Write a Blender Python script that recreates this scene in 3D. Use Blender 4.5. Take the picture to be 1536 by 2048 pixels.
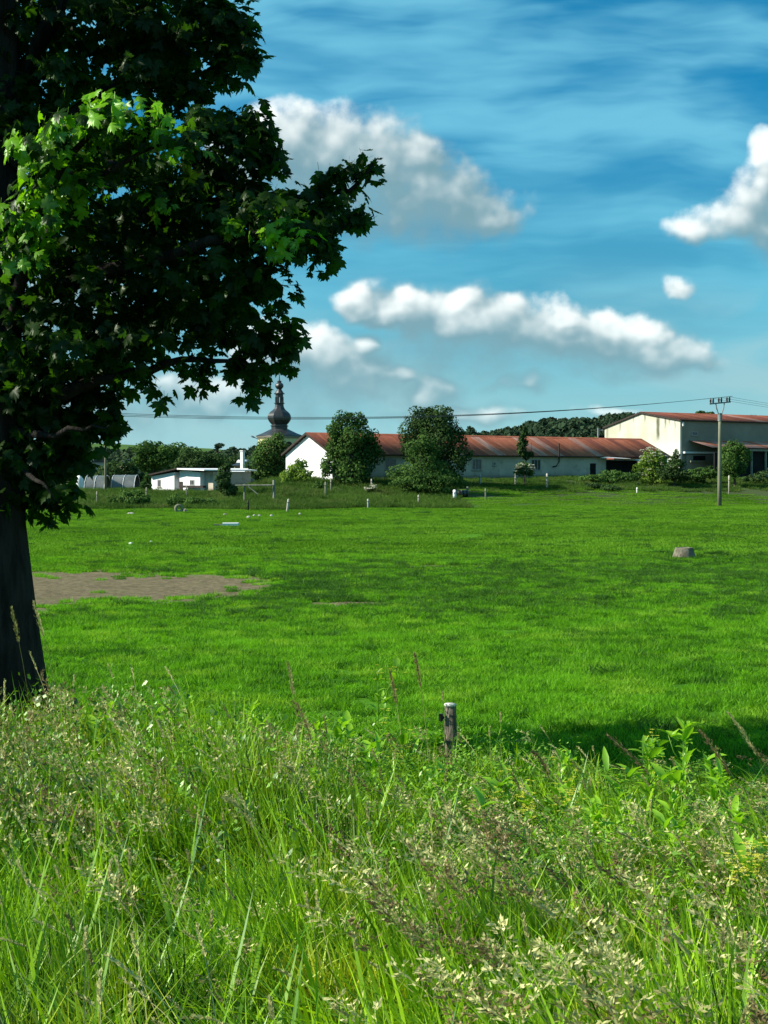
import bpy, math, random
import numpy as np
from mathutils import Vector, Matrix, Euler

random.seed(7)
rng = np.random.default_rng(11)
S = bpy.context.scene
for o in list(bpy.data.objects):
    bpy.data.objects.remove(o)
R = math.radians

# ------------------------------------------------------------------ camera
F = 2958.0                      # focal length in photo pixels (photo 1536 x 2048)
CAMZ = 2.6
PITCH = math.atan(69.0 / F)
cam_d = bpy.data.cameras.new('camera')
cam = bpy.data.objects.new('camera', cam_d)
S.collection.objects.link(cam)
cam.location = (0, 0, CAMZ)
cam.rotation_euler = (math.pi / 2 - PITCH, 0, 0)
cam_d.sensor_fit = 'VERTICAL'
cam_d.sensor_height = 24
cam_d.lens = 24 * F / 2048.0
cam_d.clip_start = 0.1
cam_d.clip_end = 9000
S.camera = cam

# ------------------------------------------------------------------ sun, sky, exposure
SUN_EL = 34.0
SUN_AZ = -97.0                  # degrees from +Y towards +X (negative = left)
sun_dir = Vector((math.sin(R(SUN_AZ)) * math.cos(R(SUN_EL)),
                  math.cos(R(SUN_AZ)) * math.cos(R(SUN_EL)), math.sin(R(SUN_EL))))
sd = bpy.data.lights.new('sun', 'SUN')
sd.energy = 5.0
sd.angle = R(0.5)
sd.color = (1.0, 0.94, 0.82)
sun = bpy.data.objects.new('sun', sd)
S.collection.objects.link(sun)
sun.rotation_euler = sun_dir.to_track_quat('Z', 'Y').to_euler()
sun.location = (-20, 0, 30)

S.view_settings.view_transform = 'Standard'
S.view_settings.look = 'None'
S.view_settings.gamma = 1.0
S.view_settings.use_curve_mapping = False
S.view_settings.exposure = 0.72
SKY_STRENGTH = 0.051


class NT:
    """small helper for node trees"""
    def __init__(self, tree):
        self.t = tree
        self.n = tree.nodes
        self.l = tree.links

    def node(self, typ, **kw):
        nd = self.n.new(typ)
        for k, v in kw.items():
            setattr(nd, k, v)
        return nd

    def inp(self, sock, v):
        if isinstance(v, bpy.types.NodeSocket):
            self.l.new(v, sock)
        elif v is not None:
            sock.default_value = v

    def m(self, op, a, b=None, c=None, clamp=False):
        nd = self.node('ShaderNodeMath', operation=op, use_clamp=clamp)
        self.inp(nd.inputs[0], a)
        if b is not None:
            self.inp(nd.inputs[1], b)
        if c is not None:
            self.inp(nd.inputs[2], c)
        return nd.outputs[0]

    def vm(self, op, a, b=None, c=None):
        nd = self.node('ShaderNodeVectorMath', operation=op)
        self.inp(nd.inputs[0], a)
        if b is not None:
            self.inp(nd.inputs[1], b)
        if c is not None:
            self.inp(nd.inputs[2], c)
        return nd.outputs['Value'] if op in ('LENGTH', 'DOT_PRODUCT') else nd.outputs['Vector']

    def mix(self, f, a, b, blend='MIX'):
        nd = self.node('ShaderNodeMix', data_type='RGBA', blend_type=blend)
        self.inp(nd.inputs[0], f)
        self.inp(nd.inputs[6], a if isinstance(a, bpy.types.NodeSocket) else tuple(a) + (1,) if len(a) == 3 else a)
        self.inp(nd.inputs[7], b if isinstance(b, bpy.types.NodeSocket) else tuple(b) + (1,) if len(b) == 3 else b)
        return nd.outputs[2]

    def noise(self, vec, scale, detail=4, rough=0.55, dist=0.0, color=False):
        nd = self.node('ShaderNodeTexNoise')
        if vec is not None:
            self.l.new(vec, nd.inputs['Vector'])
        nd.inputs['Scale'].default_value = scale
        nd.inputs['Detail'].default_value = detail
        nd.inputs['Roughness'].default_value = rough
        nd.inputs['Distortion'].default_value = dist
        return nd.outputs['Color' if color else 'Fac']

    def ss(self, v, a, b, lo=0.0, hi=1.0):
        nd = self.node('ShaderNodeMapRange', interpolation_type='SMOOTHSTEP')
        self.inp(nd.inputs[0], v)
        nd.inputs[1].default_value = a
        nd.inputs[2].default_value = b
        nd.inputs[3].default_value = lo
        nd.inputs[4].default_value = hi
        return nd.outputs[0]

    def xyz(self, x, y, z):
        nd = self.node('ShaderNodeCombineXYZ')
        self.inp(nd.inputs[0], x); self.inp(nd.inputs[1], y); self.inp(nd.inputs[2], z)
        return nd.outputs[0]

    def sep(self, v):
        nd = self.node('ShaderNodeSeparateXYZ')
        self.l.new(v, nd.inputs[0])
        return nd.outputs


def azel(px, py):
    return (math.degrees(math.atan((px - 768) / F)),
            math.degrees(math.atan((955 - py) / F)))


def build_world():
    w = bpy.data.worlds.new('World')
    S.world = w
    w.use_nodes = True
    w.node_tree.nodes.clear()
    t = NT(w.node_tree)
    out = t.node('ShaderNodeOutputWorld')
    bg = t.node('ShaderNodeBackground')
    t.l.new(bg.outputs[0], out.inputs[0])
    bg.inputs[1].default_value = SKY_STRENGTH
    sky = t.node('ShaderNodeTexSky', sky_type='NISHITA')
    sky.sun_disc = False
    sky.sun_elevation = R(SUN_EL)
    sky.sun_rotation = R(SUN_AZ)
    sky.altitude = 300
    sky.air_density = 1.0
    sky.dust_density = 0.6
    sky.ozone_density = 3.0
    tc = t.node('ShaderNodeTexCoord')
    d = t.sep(tc.outputs['Generated'])
    az = t.m('MULTIPLY', t.m('ARCTAN2', d[0], d[1]), 180 / math.pi)
    el = t.m('MULTIPLY', t.m('ARCSINE', d[2]), 180 / math.pi)
    p = t.xyz(az, el, 0.0)

    # ---- cumulus density group in (azimuth, elevation) degrees
    g = bpy.data.node_groups.new('cumulus', 'ShaderNodeTree')
    g.interface.new_socket('P', in_out='INPUT', socket_type='NodeSocketVector')
    g.interface.new_socket('D', in_out='OUTPUT', socket_type='NodeSocketFloat')
    gt = NT(g)
    gi = gt.node('NodeGroupInput'); go = gt.node('NodeGroupOutput')
    P0 = gi.outputs[0]
    # billow warp
    nw = gt.noise(P0, 0.5, 2.6, 0.5, color=True)
    P1 = gt.vm('ADD', P0, gt.vm('MULTIPLY', gt.vm('SUBTRACT', nw, (0.5, 0.5, 0.5)), (1.9, 1.6, 0)))
    # px, py, rx, ry
    E = [(600, 330, 130, 70), (690, 350, 140, 85), (735, 312, 60, 42), (800, 390, 120, 60), (890, 420, 115, 48), (840, 330, 44, 34), (960, 440, 70, 26),
         (560, 300, 90, 50), (740, 400, 150, 60),
         (720, 600, 44, 24), (800, 620, 80, 26), (940, 640, 125, 46), (930, 603, 40, 24), (1060, 665, 110, 40),
         (1170, 690, 120, 40), (1130, 645, 55, 14), (1300, 712, 100, 32), (1290, 680, 45, 18), (1210, 665, 60, 24),
         (640, 700, 75, 40), (733, 700, 28, 26), (700, 760, 110, 40), (560, 700, 80, 50), (800, 745, 24, 20), (860, 790, 60, 34),
         (880, 835, 90, 18), (430, 790, 160, 34),
         (1500, 450, 100, 34, 0.75), (1535, 365, 36, 44), (1600, 430, 100, 70),
         (150, 640, 120, 90), (-150, 420, 200, 90), (60, 820, 200, 60)]
    acc = None
    E = [e if len(e) == 5 else e + (1.0,) for e in E]
    E += [(640, 770, 190, 80, 0.6), (900, 690, 150, 60, 0.5), (1040, 768, 60, 20, 0.55), (970, 830, 80, 20, 0.6), (1215, 828, 50, 12, 0.5), (1440, 470, 110, 26, 0.5), (1342, 590, 36, 20, 0.36), (740, 440, 220, 40, 0.5), (1000, 700, 200, 44, 0.4), (1250, 735, 160, 24, 0.4)]
    for (x, y, rx, ry, st) in E:
        a, e = azel(x, y)
        k = 57.3 / F
        q = gt.vm('MULTIPLY', gt.vm('SUBTRACT', P1, (a, e, 0)), (1 / (rx * k * 1.32), 1 / (ry * k * 1.40), 0))
        v = gt.m('SUBTRACT', st, gt.vm('DOT_PRODUCT', q, q))
        if acc is None:
            acc = v
        else:
            nd = gt.node('ShaderNodeMath', operation='SMOOTH_MAX')
            gt.inp(nd.inputs[0], acc); gt.inp(nd.inputs[1], v); nd.inputs[2].default_value = 0.35
            acc = nd.outputs[0]
    # generic cumulus outside the photographed part of the sky
    sp = gt.sep(P0)
    far = gt.m('MAXIMUM', gt.ss(gt.m('ABSOLUTE', sp[0]), 17, 24), gt.ss(sp[1], 19, 26))
    gn = gt.noise(gt.vm('MULTIPLY', P1, (0.09, 0.2, 0.1)), 1.0, 4, 0.5)
    gen = gt.m('MULTIPLY', gt.m('SUBTRACT', gn, 0.60), 9.0)
    gen = gt.m('SUBTRACT', gt.m('MULTIPLY', gt.m('ADD', gen, 3.0), far), 3.0)
    acc = gt.m('MAXIMUM', gt.m('MAXIMUM', acc, -3.0), gen)
    fb = gt.noise(P0, 0.8, 2.2, 0.45)
    dd = gt.m('ADD', acc, gt.m('MULTIPLY', gt.m('SUBTRACT', fb, 0.5), 1.5))
    gt.l.new(dd, go.inputs[0])

    def dens(vec):
        nd = t.node('ShaderNodeGroup')
        nd.node_tree = g
        t.l.new(vec, nd.inputs[0])
        return nd.outputs[0]
    d0 = dens(p)
    d1 = dens(t.vm('ADD', p, (-0.30, 0.50, 0)))
    d2 = dens(t.vm('ADD', p, (-0.9, 1.6, 0)))
    soft = t.noise(p, 0.5, 2, 0.5)
    # soft undersides, crisp sun side
    slope = t.m('SUBTRACT', d0, d1)
    slope2 = t.m('SUBTRACT', d0, d2)
    edge = t.m('MULTIPLY', t.m('SUBTRACT', t.noise(p, 3.0, 5, 0.6), 0.5), 0.55)
    de = t.m('ADD', d0, edge)
    under = t.ss(slope2, 0.7, -0.6)
    cov = t.m('ADD', t.m('MULTIPLY', t.ss(de, -0.45, 0.60), t.m('SUBTRACT', 1.0, under)), t.m('MULTIPLY', t.ss(de, -0.75, 1.45), under))
    lit = t.m('ADD', t.m('MULTIPLY', slope, 0.55), t.m('MULTIPLY', slope2, 0.22))
    lit = t.m('ADD', lit, t.m('MULTIPLY', t.m('SUBTRACT', soft, 0.5), 0.5))
    lit = t.m('ADD', lit, t.m('MULTIPLY', edge, 0.25))
    lit = t.ss(lit, -0.05, 1.30)
    # ---- clear sky and cirrus
    tint = t.ss(el, 0.0, 18.0)
    base = t.mix(tint, (0.56, 0.98, 1.10), (0.07, 1.12, 1.40))
    skyc = t.mix(1.0, sky.outputs[0], base, 'MULTIPLY')
    cst = t.vm('MULTIPLY', p, (0.06, 0.36, 0))
    c1 = t.noise(t.vm('ADD', cst, t.vm('MULTIPLY', t.noise(p, 0.12, 3, color=True), (0.5, 0.9, 0))), 1.1, 4, 0.5, 0.3)
    c2 = t.noise(t.vm('MULTIPLY', p, (0.22, 1.2, 0)), 0.8, 3, 0.5, 0.4)
    cir = t.m('ADD', t.m('MULTIPLY', c1, 0.8), t.m('MULTIPLY', c2, 0.2))
    cir = t.ss(cir, 0.38, 0.62, 0.0, 0.66)
    k = 0.87 / SKY_STRENGTH
    skyc = t.mix(cir, skyc, (0.17 * k, 0.49 * k, 0.62 * k))
    # low horizon veil
    skyc = t.mix(t.ss(el, 15.0, 4.0, 0.0, 0.55), skyc, (0.050 * k, 0.315 * k, 0.445 * k))
    veil = t.ss(el, 8.0, 0.0, 0.0, 0.85)
    skyc = t.mix(veil, skyc, (0.26 * k, 0.49 * k, 0.515 * k))
    pal = t.noise(t.vm('MULTIPLY', p, (0.16, 0.42, 0)), 1.0, 4, 0.5, 0.4)
    pal = t.m('MULTIPLY', t.ss(pal, 0.42, 0.66), t.ss(el, 9.0, 3.5, 0.0, 0.50))
    skyc = t.mix(pal, skyc, (0.30 * k, 0.46 * k, 0.485 * k))
    ccol = t.mix(lit, (0.150 * k, 0.270 * k, 0.315 * k), (0.80 * k, 0.84 * k, 0.82 * k))
    # distant low clouds are thinner and hazier
    thin = t.ss(el, 0.5, 7.5, 0.55, 0.96)
    fin = t.mix(t.m('MULTIPLY', cov, thin), skyc, ccol)
    # below the horizon: dull ground light
    fin = t.mix(t.ss(el, -1.0, -3.0), fin, (0.05 * k, 0.09 * k, 0.04 * k))
    t.l.new(fin, bg.inputs[0])
    w.cycles.sampling_method = 'MANUAL'
    w.cycles.sample_map_resolution = 256


build_world()

# ------------------------------------------------------------------ helpers
COL = S.collection


def P(px, py, d):
    """world point seen at photo pixel (px,py) at world distance y = d"""
    u = (px - 768) / F
    v = (1024 - py) / F
    c, s = math.cos(PITCH), math.sin(PITCH)
    dy = c + v * s
    dz = -s + v * c
    k = d / dy
    return Vector((u * k, d, CAMZ + dz * k))


def smooth(a, b, x):
    t = np.clip((x - a) / (b - a), 0, 1)
    return t * t * (3 - 2 * t)


def terrain(x, y):
    x = np.asarray(x, float); y = np.asarray(y, float)
    z = 0.32 * (1 - smooth(2.5, 10.5, y))
    z = z - 0.12 * np.exp(-((y - 11.6) / 1.0) ** 2)
    z = z + 0.05 * np.sin(x * 0.31 + y * 0.17) * smooth(15, 30, y) + 0.06 * np.sin(y * 0.11 + 1.3) * smooth(15, 30, y)
    st = 117 + 0.42 * np.clip(x + 8, 0, 50)
    top = 1.15 + 1.35 * smooth(-17, -9, x)
    z = z + top * smooth(st, st + 34, y)
    z = z + np.clip(y - 240, 0, 3000) * 0.002
    return z


def tz(x, y):
    return float(terrain(x, y))


def mesh_np(name, V, Fc, smooth_shade=False, tone=None):
    """V (n,3); Fc = (m,k) array or list of such arrays"""
    me = bpy.data.meshes.new(name)
    V = np.asarray(V, np.float32)
    if not isinstance(Fc, (list, tuple)):
        Fc = [Fc]
    Fc = [np.asarray(f, np.int32) for f in Fc if len(f)]
    loops = np.concatenate([f.ravel() for f in Fc])
    sizes = np.concatenate([np.full(len(f), f.shape[1], np.int32) for f in Fc])
    starts = np.concatenate([[0], np.cumsum(sizes)[:-1]]).astype(np.int32)
    me.vertices.add(len(V)); me.vertices.foreach_set('co', V.ravel())
    me.loops.add(len(loops)); me.loops.foreach_set('vertex_index', loops)
    me.polygons.add(len(sizes)); me.polygons.foreach_set('loop_start', starts); me.polygons.foreach_set('loop_total', sizes)
    if smooth_shade:
        me.polygons.foreach_set('use_smooth', np.ones(len(sizes), bool))
    me.update(calc_edges=True)
    if tone is not None:
        a = me.attributes.new('tone', 'FLOAT', 'POINT')
        a.data.foreach_set('value', np.asarray(tone, np.float32))
    return me


def link(name, me, mat=None, parent=None, loc=None, **props):
    o = bpy.data.objects.new(name, me)
    COL.objects.link(o)
    if mat is not None and me is not None and len(me.materials) == 0:
        me.materials.append(mat)
    if parent is not None:
        o.parent = parent
    if loc is not None:
        o.location = loc
    for k, v in props.items():
        o[k] = v
    return o


def thing(name, label, cat, loc=(0, 0, 0), rotz=0.0, group=None):
    o = bpy.data.objects.new(name, None)
    COL.objects.link(o)
    o.empty_display_size = 0.3
    o.location = loc
    o.rotation_euler = (0, 0, rotz)
    o['label'] = label; o['category'] = cat
    if group:
        o['group'] = group
    return o


class MB:
    """collects polygons"""
    def __init__(self):
        self.v = []; self.f = []

    def add(self, vs, fs):
        b = len(self.v)
        self.v += [tuple(q) for q in vs]
        self.f += [tuple(b + i for i in f) for f in fs]

    def box(self, a, b):
        x0, y0, z0 = a; x1, y1, z1 = b
        self.add([(x0, y0, z0), (x1, y0, z0), (x1, y1, z0), (x0, y1, z0), (x0, y0, z1), (x1, y0, z1), (x1, y1, z1), (x0, y1, z1)],
                 [(0, 3, 2, 1), (4, 5, 6, 7), (0, 1, 5, 4), (1, 2, 6, 5), (2, 3, 7, 6), (3, 0, 4, 7)])

    def prism(self, pts, vec):
        n = len(pts); vec = Vector(vec)
        A = [Vector(q) for q in pts]; B = [q + vec for q in A]
        self.add(A + B, [tuple(range(n))[::-1], tuple(range(n, 2 * n))] + [(i, (i + 1) % n, n + (i + 1) % n, n + i) for i in range(n)])

    def tube(self, pts, rad, n=8, caps=True, wob=0.0, seed=0):
        rr = random.Random(seed)
        pts = [Vector(q) for q in pts]
        if not isinstance(rad, (list, tuple)):
            rad = [rad] * len(pts)
        rings = []
        for i, q in enumerate(pts):
            a = pts[max(i - 1, 0)]; b = pts[min(i + 1, len(pts) - 1)]
            t = (b - a).normalized()
            up = Vector((0, 0, 1)) if abs(t.z) < 0.9 else Vector((1, 0, 0))
            s = t.cross(up).normalized(); w = s.cross(t).normalized()
            ring = []
            for k in range(n):
                an = 2 * math.pi * k / n
                r = rad[i] * (1 + wob * rr.uniform(-1, 1))
                ring.append(q + s * (math.cos(an) * r) + w * (math.sin(an) * r))
            rings.append(ring)
        vs = [v for r in rings for v in r]
        fs = []
        for i in range(len(pts) - 1):
            for k in range(n):
                fs.append((i * n + k, i * n + (k + 1) % n, (i + 1) * n + (k + 1) % n, (i + 1) * n + k))
        if caps:
            fs.append(tuple(range(n))[::-1]); fs.append(tuple(range((len(pts) - 1) * n, len(pts) * n)))
        self.add(vs, fs)

    def lathe(self, prof, n=8, c=(0, 0, 0), rot=0.0):
        vs = []; fs = []
        for (r, z) in prof:
            for k in range(n):
                an = rot + 2 * math.pi * k / n
                vs.append((c[0] + r * math.cos(an), c[1] + r * math.sin(an), c[2] + z))
        for i in range(len(prof) - 1):
            for k in range(n):
                fs.append((i * n + k, i * n + (k + 1) % n, (i + 1) * n + (k + 1) % n, (i + 1) * n + k))
        fs.append(tuple(range(n))[::-1]); fs.append(tuple(range((len(prof) - 1) * n, len(prof) * n)))
        self.add(vs, fs)

    def mesh(self, name, smooth_shade=False):
        me = bpy.data.meshes.new(name)
        me.from_pydata(self.v, [], self.f)
        if smooth_shade:
            me.polygons.foreach_set('use_smooth', [True] * len(self.f))
        me.update()
        return me

    def build(self, name, mat, parent=None, smooth_shade=False, **props):
        return link(name, self.mesh(name, smooth_shade), mat, parent, **props)


# ------------------------------------------------------------------ materials
def mat_surface(name, cols, scale=2.0, rough=0.85, detail=6, stretch=(1, 1, 1), bump=0.0, bscale=None, contrast=(0.3, 0.7), spec=0.3, world=False, dirt=None, objrand=False):
    m = bpy.data.materials.new(name); m.use_nodes = True
    m.node_tree.nodes.clear(); t = NT(m.node_tree)
    out = t.node('ShaderNodeOutputMaterial'); b = t.node('ShaderNodeBsdfPrincipled')
    t.l.new(b.outputs[0], out.inputs[0])
    b.inputs['Roughness'].default_value = rough
    b.inputs['Specular IOR Level'].default_value = spec
    if world:
        src = t.node('ShaderNodeNewGeometry').outputs['Position']
    else:
        src = t.node('ShaderNodeTexCoord').outputs['Object']
    if objrand:
        oi = t.node('ShaderNodeObjectInfo')
        src = t.vm('ADD', src, t.vm('MULTIPLY', t.xyz(oi.outputs['Random'], oi.outputs['Random'], 0.0), (37.0, 91.0, 0.0)))
    vec = t.vm('MULTIPLY', src, stretch)
    f = t.ss(t.noise(vec, scale, detail, 0.6, 0.2), contrast[0], contrast[1])
    col = t.mix(f, cols[0], cols[1])
    if len(cols) > 2:
        f2 = t.ss(t.noise(vec, scale * 3.7, 5, 0.65), 0.5, 0.72)
        col = t.mix(f2, col, cols[2])
    if dirt:
        z = t.sep(src)[2]
        f3 = t.m('MULTIPLY', t.ss(z, dirt[0], dirt[1], 1.0, 0.0), t.ss(t.noise(src, 1.3, 5), 0.25, 0.7, 0.3, 1.0))
        col = t.mix(f3, col, dirt[2])
    t.l.new(col, b.inputs['Base Color'])
    if bump:
        bn = t.node('ShaderNodeBump'); bn.inputs['Strength'].default_value = bump
        bn.inputs['Distance'].default_value = 0.05
        t.l.new(t.noise(vec, bscale or scale * 4, 6, 0.65), bn.inputs['Height'])
        t.l.new(bn.outputs[0], b.inputs['Normal'])
    return m


def mat_leafy(name, dark, light, wscale=0.3, trans=0.35, tr_col=None, rough=0.45, gloss=0.06, yellow=None, yscale=1.0, irand=0.0, wamp=0.55):
    """foliage: tone attribute picks between dark and light, world noise shifts it"""
    m = bpy.data.materials.new(name); m.use_nodes = True
    m.node_tree.nodes.clear(); t = NT(m.node_tree)
    out = t.node('ShaderNodeOutputMaterial')
    at = t.node('ShaderNodeAttribute'); at.attribute_name = 'tone'
    pos = t.node('ShaderNodeNewGeometry').outputs['Position']
    w = t.noise(pos, wscale, 4, 0.6)
    f = t.m('ADD', t.m('MULTIPLY', at.outputs['Fac'], 1.15 - wamp), t.m('MULTIPLY', t.ss(w, 0.3, 0.7), wamp), clamp=True)
    if irand:
        oi = t.node('ShaderNodeObjectInfo')
        f = t.m('ADD', f, t.m('MULTIPLY', t.m('SUBTRACT', oi.outputs['Random'], 0.5), irand), clamp=True)
    col = t.mix(f, dark, light)
    if yellow is not None:
        y = t.ss(t.m('ADD', t.noise(pos, yscale, 3), t.m('MULTIPLY', at.outputs['Fac'], 0.2)), 0.62, 0.85)
        col = t.mix(y, col, yellow)
    df = t.node('ShaderNodeBsdfDiffuse'); t.l.new(col, df.inputs[0])
    tr = t.node('ShaderNodeBsdfTranslucent')
    if tr_col is None:
        t.l.new(col, tr.inputs[0])
    else:
        t.l.new(t.mix(1.0, col, tr_col, 'MULTIPLY'), tr.inputs[0])
    mx = t.node('ShaderNodeMixShader'); mx.inputs[0].default_value = trans
    t.l.new(df.outputs[0], mx.inputs[1]); t.l.new(tr.outputs[0], mx.inputs[2])
    gl = t.node('ShaderNodeBsdfGlossy'); gl.inputs['Roughness'].default_value = rough
    gl.inputs[0].default_value = (0.9, 1, 0.85, 1)
    m2 = t.node('ShaderNodeMixShader'); m2.inputs[0].default_value = gloss
    t.l.new(mx.outputs[0], m2.inputs[1]); t.l.new(gl.outputs[0], m2.inputs[2])
    t.l.new(m2.outputs[0], out.inputs[0])
    return m


M = {}
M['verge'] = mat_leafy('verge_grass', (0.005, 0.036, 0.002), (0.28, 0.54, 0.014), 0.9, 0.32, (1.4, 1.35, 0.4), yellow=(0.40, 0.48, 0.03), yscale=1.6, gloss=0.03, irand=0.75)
M['panicle'] = mat_leafy('seed_head', (0.15, 0.16, 0.03), (0.74, 0.70, 0.30), 0.9, 0.30, gloss=0.03, irand=0.6)
M['panicle_dark'] = mat_leafy('seed_head_dark', (0.085, 0.06, 0.022), (0.36, 0.28, 0.12), 0.9, 0.30, gloss=0.02, irand=0.5)
M['meadow'] = mat_leafy('meadow_grass', (0.020, 0.105, 0.003), (0.175, 0.45, 0.012), 0.16, 0.42, (1.4, 1.35, 0.6), yellow=(0.26, 0.48, 0.03), yscale=0.8, gloss=0.012, rough=0.6, irand=1.0, wamp=0.35)
M['meadow_far'] = mat_leafy('meadow_grass_far', (0.055, 0.15, 0.010), (0.16, 0.34, 0.028), 0.10, 0.35, (1.3, 1.3, 0.7), yellow=(0.15, 0.28, 0.03), yscale=0.2, gloss=0.0, irand=0.35)
M['tussock'] = mat_leafy('tussock_grass', (0.014, 0.060, 0.008), (0.07, 0.18, 0.02), 0.3, 0.3, gloss=0.01)
M['rough'] = mat_leafy('rough_grass', (0.035, 0.080, 0.014), (0.11, 0.20, 0.035), 0.12, 0.3, yellow=(0.17, 0.21, 0.06), yscale=0.3, gloss=0.0)
M['maple_young'] = mat_leafy('young_maple_leaf', (0.016, 0.060, 0.003), (0.20, 0.46, 0.010), 2.2, 0.42, (1.6, 1.7, 0.5), gloss=0.03, rough=0.4)  # lighter copy of the maple leaf; sunlight on the bough put into its colour
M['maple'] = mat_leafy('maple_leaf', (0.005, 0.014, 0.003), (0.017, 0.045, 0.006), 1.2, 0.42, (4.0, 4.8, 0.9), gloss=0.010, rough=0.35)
M['tree_mid'] = mat_leafy('tree_leaf_mid', (0.022, 0.057, 0.015), (0.105, 0.195, 0.045), 0.35, 0.3, gloss=0.0)
M['tree_dark'] = mat_leafy('tree_leaf_dark', (0.018, 0.040, 0.014), (0.065, 0.115, 0.036), 0.35, 0.2, gloss=0.0)
M['tree_light'] = mat_leafy('tree_leaf_light', (0.06, 0.13, 0.012), (0.24, 0.36, 0.06), 0.5, 0.35, gloss=0.0)
M['tree_far'] = mat_leafy('tree_leaf_far', (0.022, 0.045, 0.026), (0.055, 0.090, 0.045), 0.02, 0.2, gloss=0.0)
M['weed'] = mat_leafy('weed_leaf', (0.07, 0.24, 0.006), (0.34, 0.60, 0.02), 2.0, 0.45, (1.2, 1.3, 0.7), gloss=0.05)
M['strap'] = mat_leafy('strap_grass', (0.04, 0.17, 0.004), (0.36, 0.60, 0.02), 1.2, 0.35, (1.3, 1.3, 0.4), gloss=0.04, irand=0.6)
M['herb'] = mat_leafy('herb_leaf', (0.008, 0.05, 0.003), (0.22, 0.46, 0.02), 1.2, 0.32, (1.3, 1.3, 0.5), gloss=0.05, irand=0.6)
M['flower'] = mat_leafy('yellow_petal', (0.62, 0.60, 0.03), (0.85, 0.82, 0.12), 3.0, 0.35, gloss=0.02)
M['cream_flower'] = mat_leafy('cream_petal', (0.5, 0.5, 0.36), (0.75, 0.75, 0.6), 3.0, 0.3, gloss=0.0)
M['bark'] = mat_surface('bark', [(0.014, 0.012, 0.010), (0.045, 0.04, 0.034)], 9, 0.95, stretch=(1, 1, 0.22), bump=1.0, bscale=30, spec=0.1)
M['bark2'] = mat_surface('bark_far', [(0.05, 0.042, 0.034), (0.10, 0.085, 0.07)], 3, 0.95, stretch=(1, 1, 0.3), spec=0.1)
M['wood_old'] = mat_surface('weathered_wood', [(0.07, 0.055, 0.04), (0.36, 0.31, 0.24), (0.03, 0.024, 0.018)], 22, 0.9, stretch=(1, 1, 0.12), bump=1.0, bscale=30, spec=0.1)
M['wood_cut'] = mat_surface('cut_wood_top', [(0.50, 0.46, 0.38), (0.72, 0.68, 0.60)], 20, 0.9, spec=0.1)
M['wood_pale'] = mat_surface('pale_post_wood', [(0.30, 0.29, 0.24), (0.52, 0.50, 0.43)], 5, 0.9, stretch=(1, 1, 0.2), spec=0.1)
M['wood_grey'] = mat_surface('grey_post_wood', [(0.16, 0.16, 0.12), (0.30, 0.30, 0.24)], 5, 0.9, stretch=(1, 1, 0.2), spec=0.1)
M['concrete'] = mat_surface('concrete', [(0.20, 0.18, 0.13), (0.36, 0.33, 0.25), (0.14, 0.13, 0.09)], 4, 0.92, bump=0.6, spec=0.1)
M['old_concrete'] = mat_surface('old_concrete', [(0.11, 0.10, 0.07), (0.24, 0.22, 0.16), (0.07, 0.065, 0.045)], 5, 0.92, bump=0.8, spec=0.1)
M['pole'] = mat_surface('pole_concrete', [(0.15, 0.15, 0.105), (0.24, 0.24, 0.17)], 1.5, 0.9, stretch=(1, 1, 0.3), spec=0.1)
M['white_wall'] = mat_surface('white_plaster', [(0.76, 0.76, 0.74), (0.84, 0.84, 0.83)], 0.6, 0.9, spec=0.1)
M['grey_wall'] = mat_surface('grey_plaster', [(0.44, 0.385, 0.30), (0.54, 0.485, 0.385), (0.32, 0.275, 0.205)], 0.35, 0.95, spec=0.1, dirt=(0.0, 0.9, (0.13, 0.13, 0.11)))
M['dark_wall'] = mat_surface('dark_render', [(0.235, 0.20, 0.155), (0.30, 0.265, 0.21)], 0.3, 0.95, spec=0.1)
M['black'] = mat_surface('dark_opening', [(0.012, 0.013, 0.013), (0.02, 0.02, 0.02)], 1, 0.9, spec=0.1)
M['glass'] = mat_surface('window_glass', [(0.03, 0.035, 0.04), (0.05, 0.055, 0.06)], 1, 0.12, spec=0.5)
M['frame'] = mat_surface('window_frame', [(0.30, 0.30, 0.28), (0.40, 0.40, 0.38)], 2, 0.7)
M['white_paint'] = mat_surface('white_paint', [(0.70, 0.71, 0.70), (0.80, 0.80, 0.79)], 2, 0.6)
M['darkwood'] = mat_surface('dark_wood', [(0.03, 0.024, 0.02), (0.06, 0.048, 0.04)], 4, 0.85, spec=0.15)
M['slate'] = mat_surface('dark_metal_roof', [(0.018, 0.019, 0.020), (0.040, 0.041, 0.043)], 0.8, 0.40, spec=0.5)
M['tower_wall'] = mat_surface('yellow_plaster', [(0.55, 0.50, 0.24), (0.66, 0.61, 0.32)], 0.5, 0.95, spec=0.1)
M['steel'] = mat_surface('galvanised_steel', [(0.16, 0.17, 0.17), (0.26, 0.27, 0.27)], 3, 0.6, spec=0.4)
M['ceramic'] = mat_surface('brown_ceramic', [(0.03, 0.018, 0.014), (0.05, 0.03, 0.024)], 5, 0.25, spec=0.5)
M['wire'] = mat_surface('wire_metal', [(0.035, 0.04, 0.042), (0.05, 0.055, 0.057)], 5, 0.6)
M['plastic'] = mat_surface('polytunnel_film', [(0.10, 0.11, 0.10), (0.18, 0.19, 0.18)], 0.6, 0.4, spec=0.5)
M['black_plastic'] = mat_surface('black_plastic', [(0.012, 0.012, 0.012), (0.02, 0.02, 0.02)], 5, 0.4)
RUST = []
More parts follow.
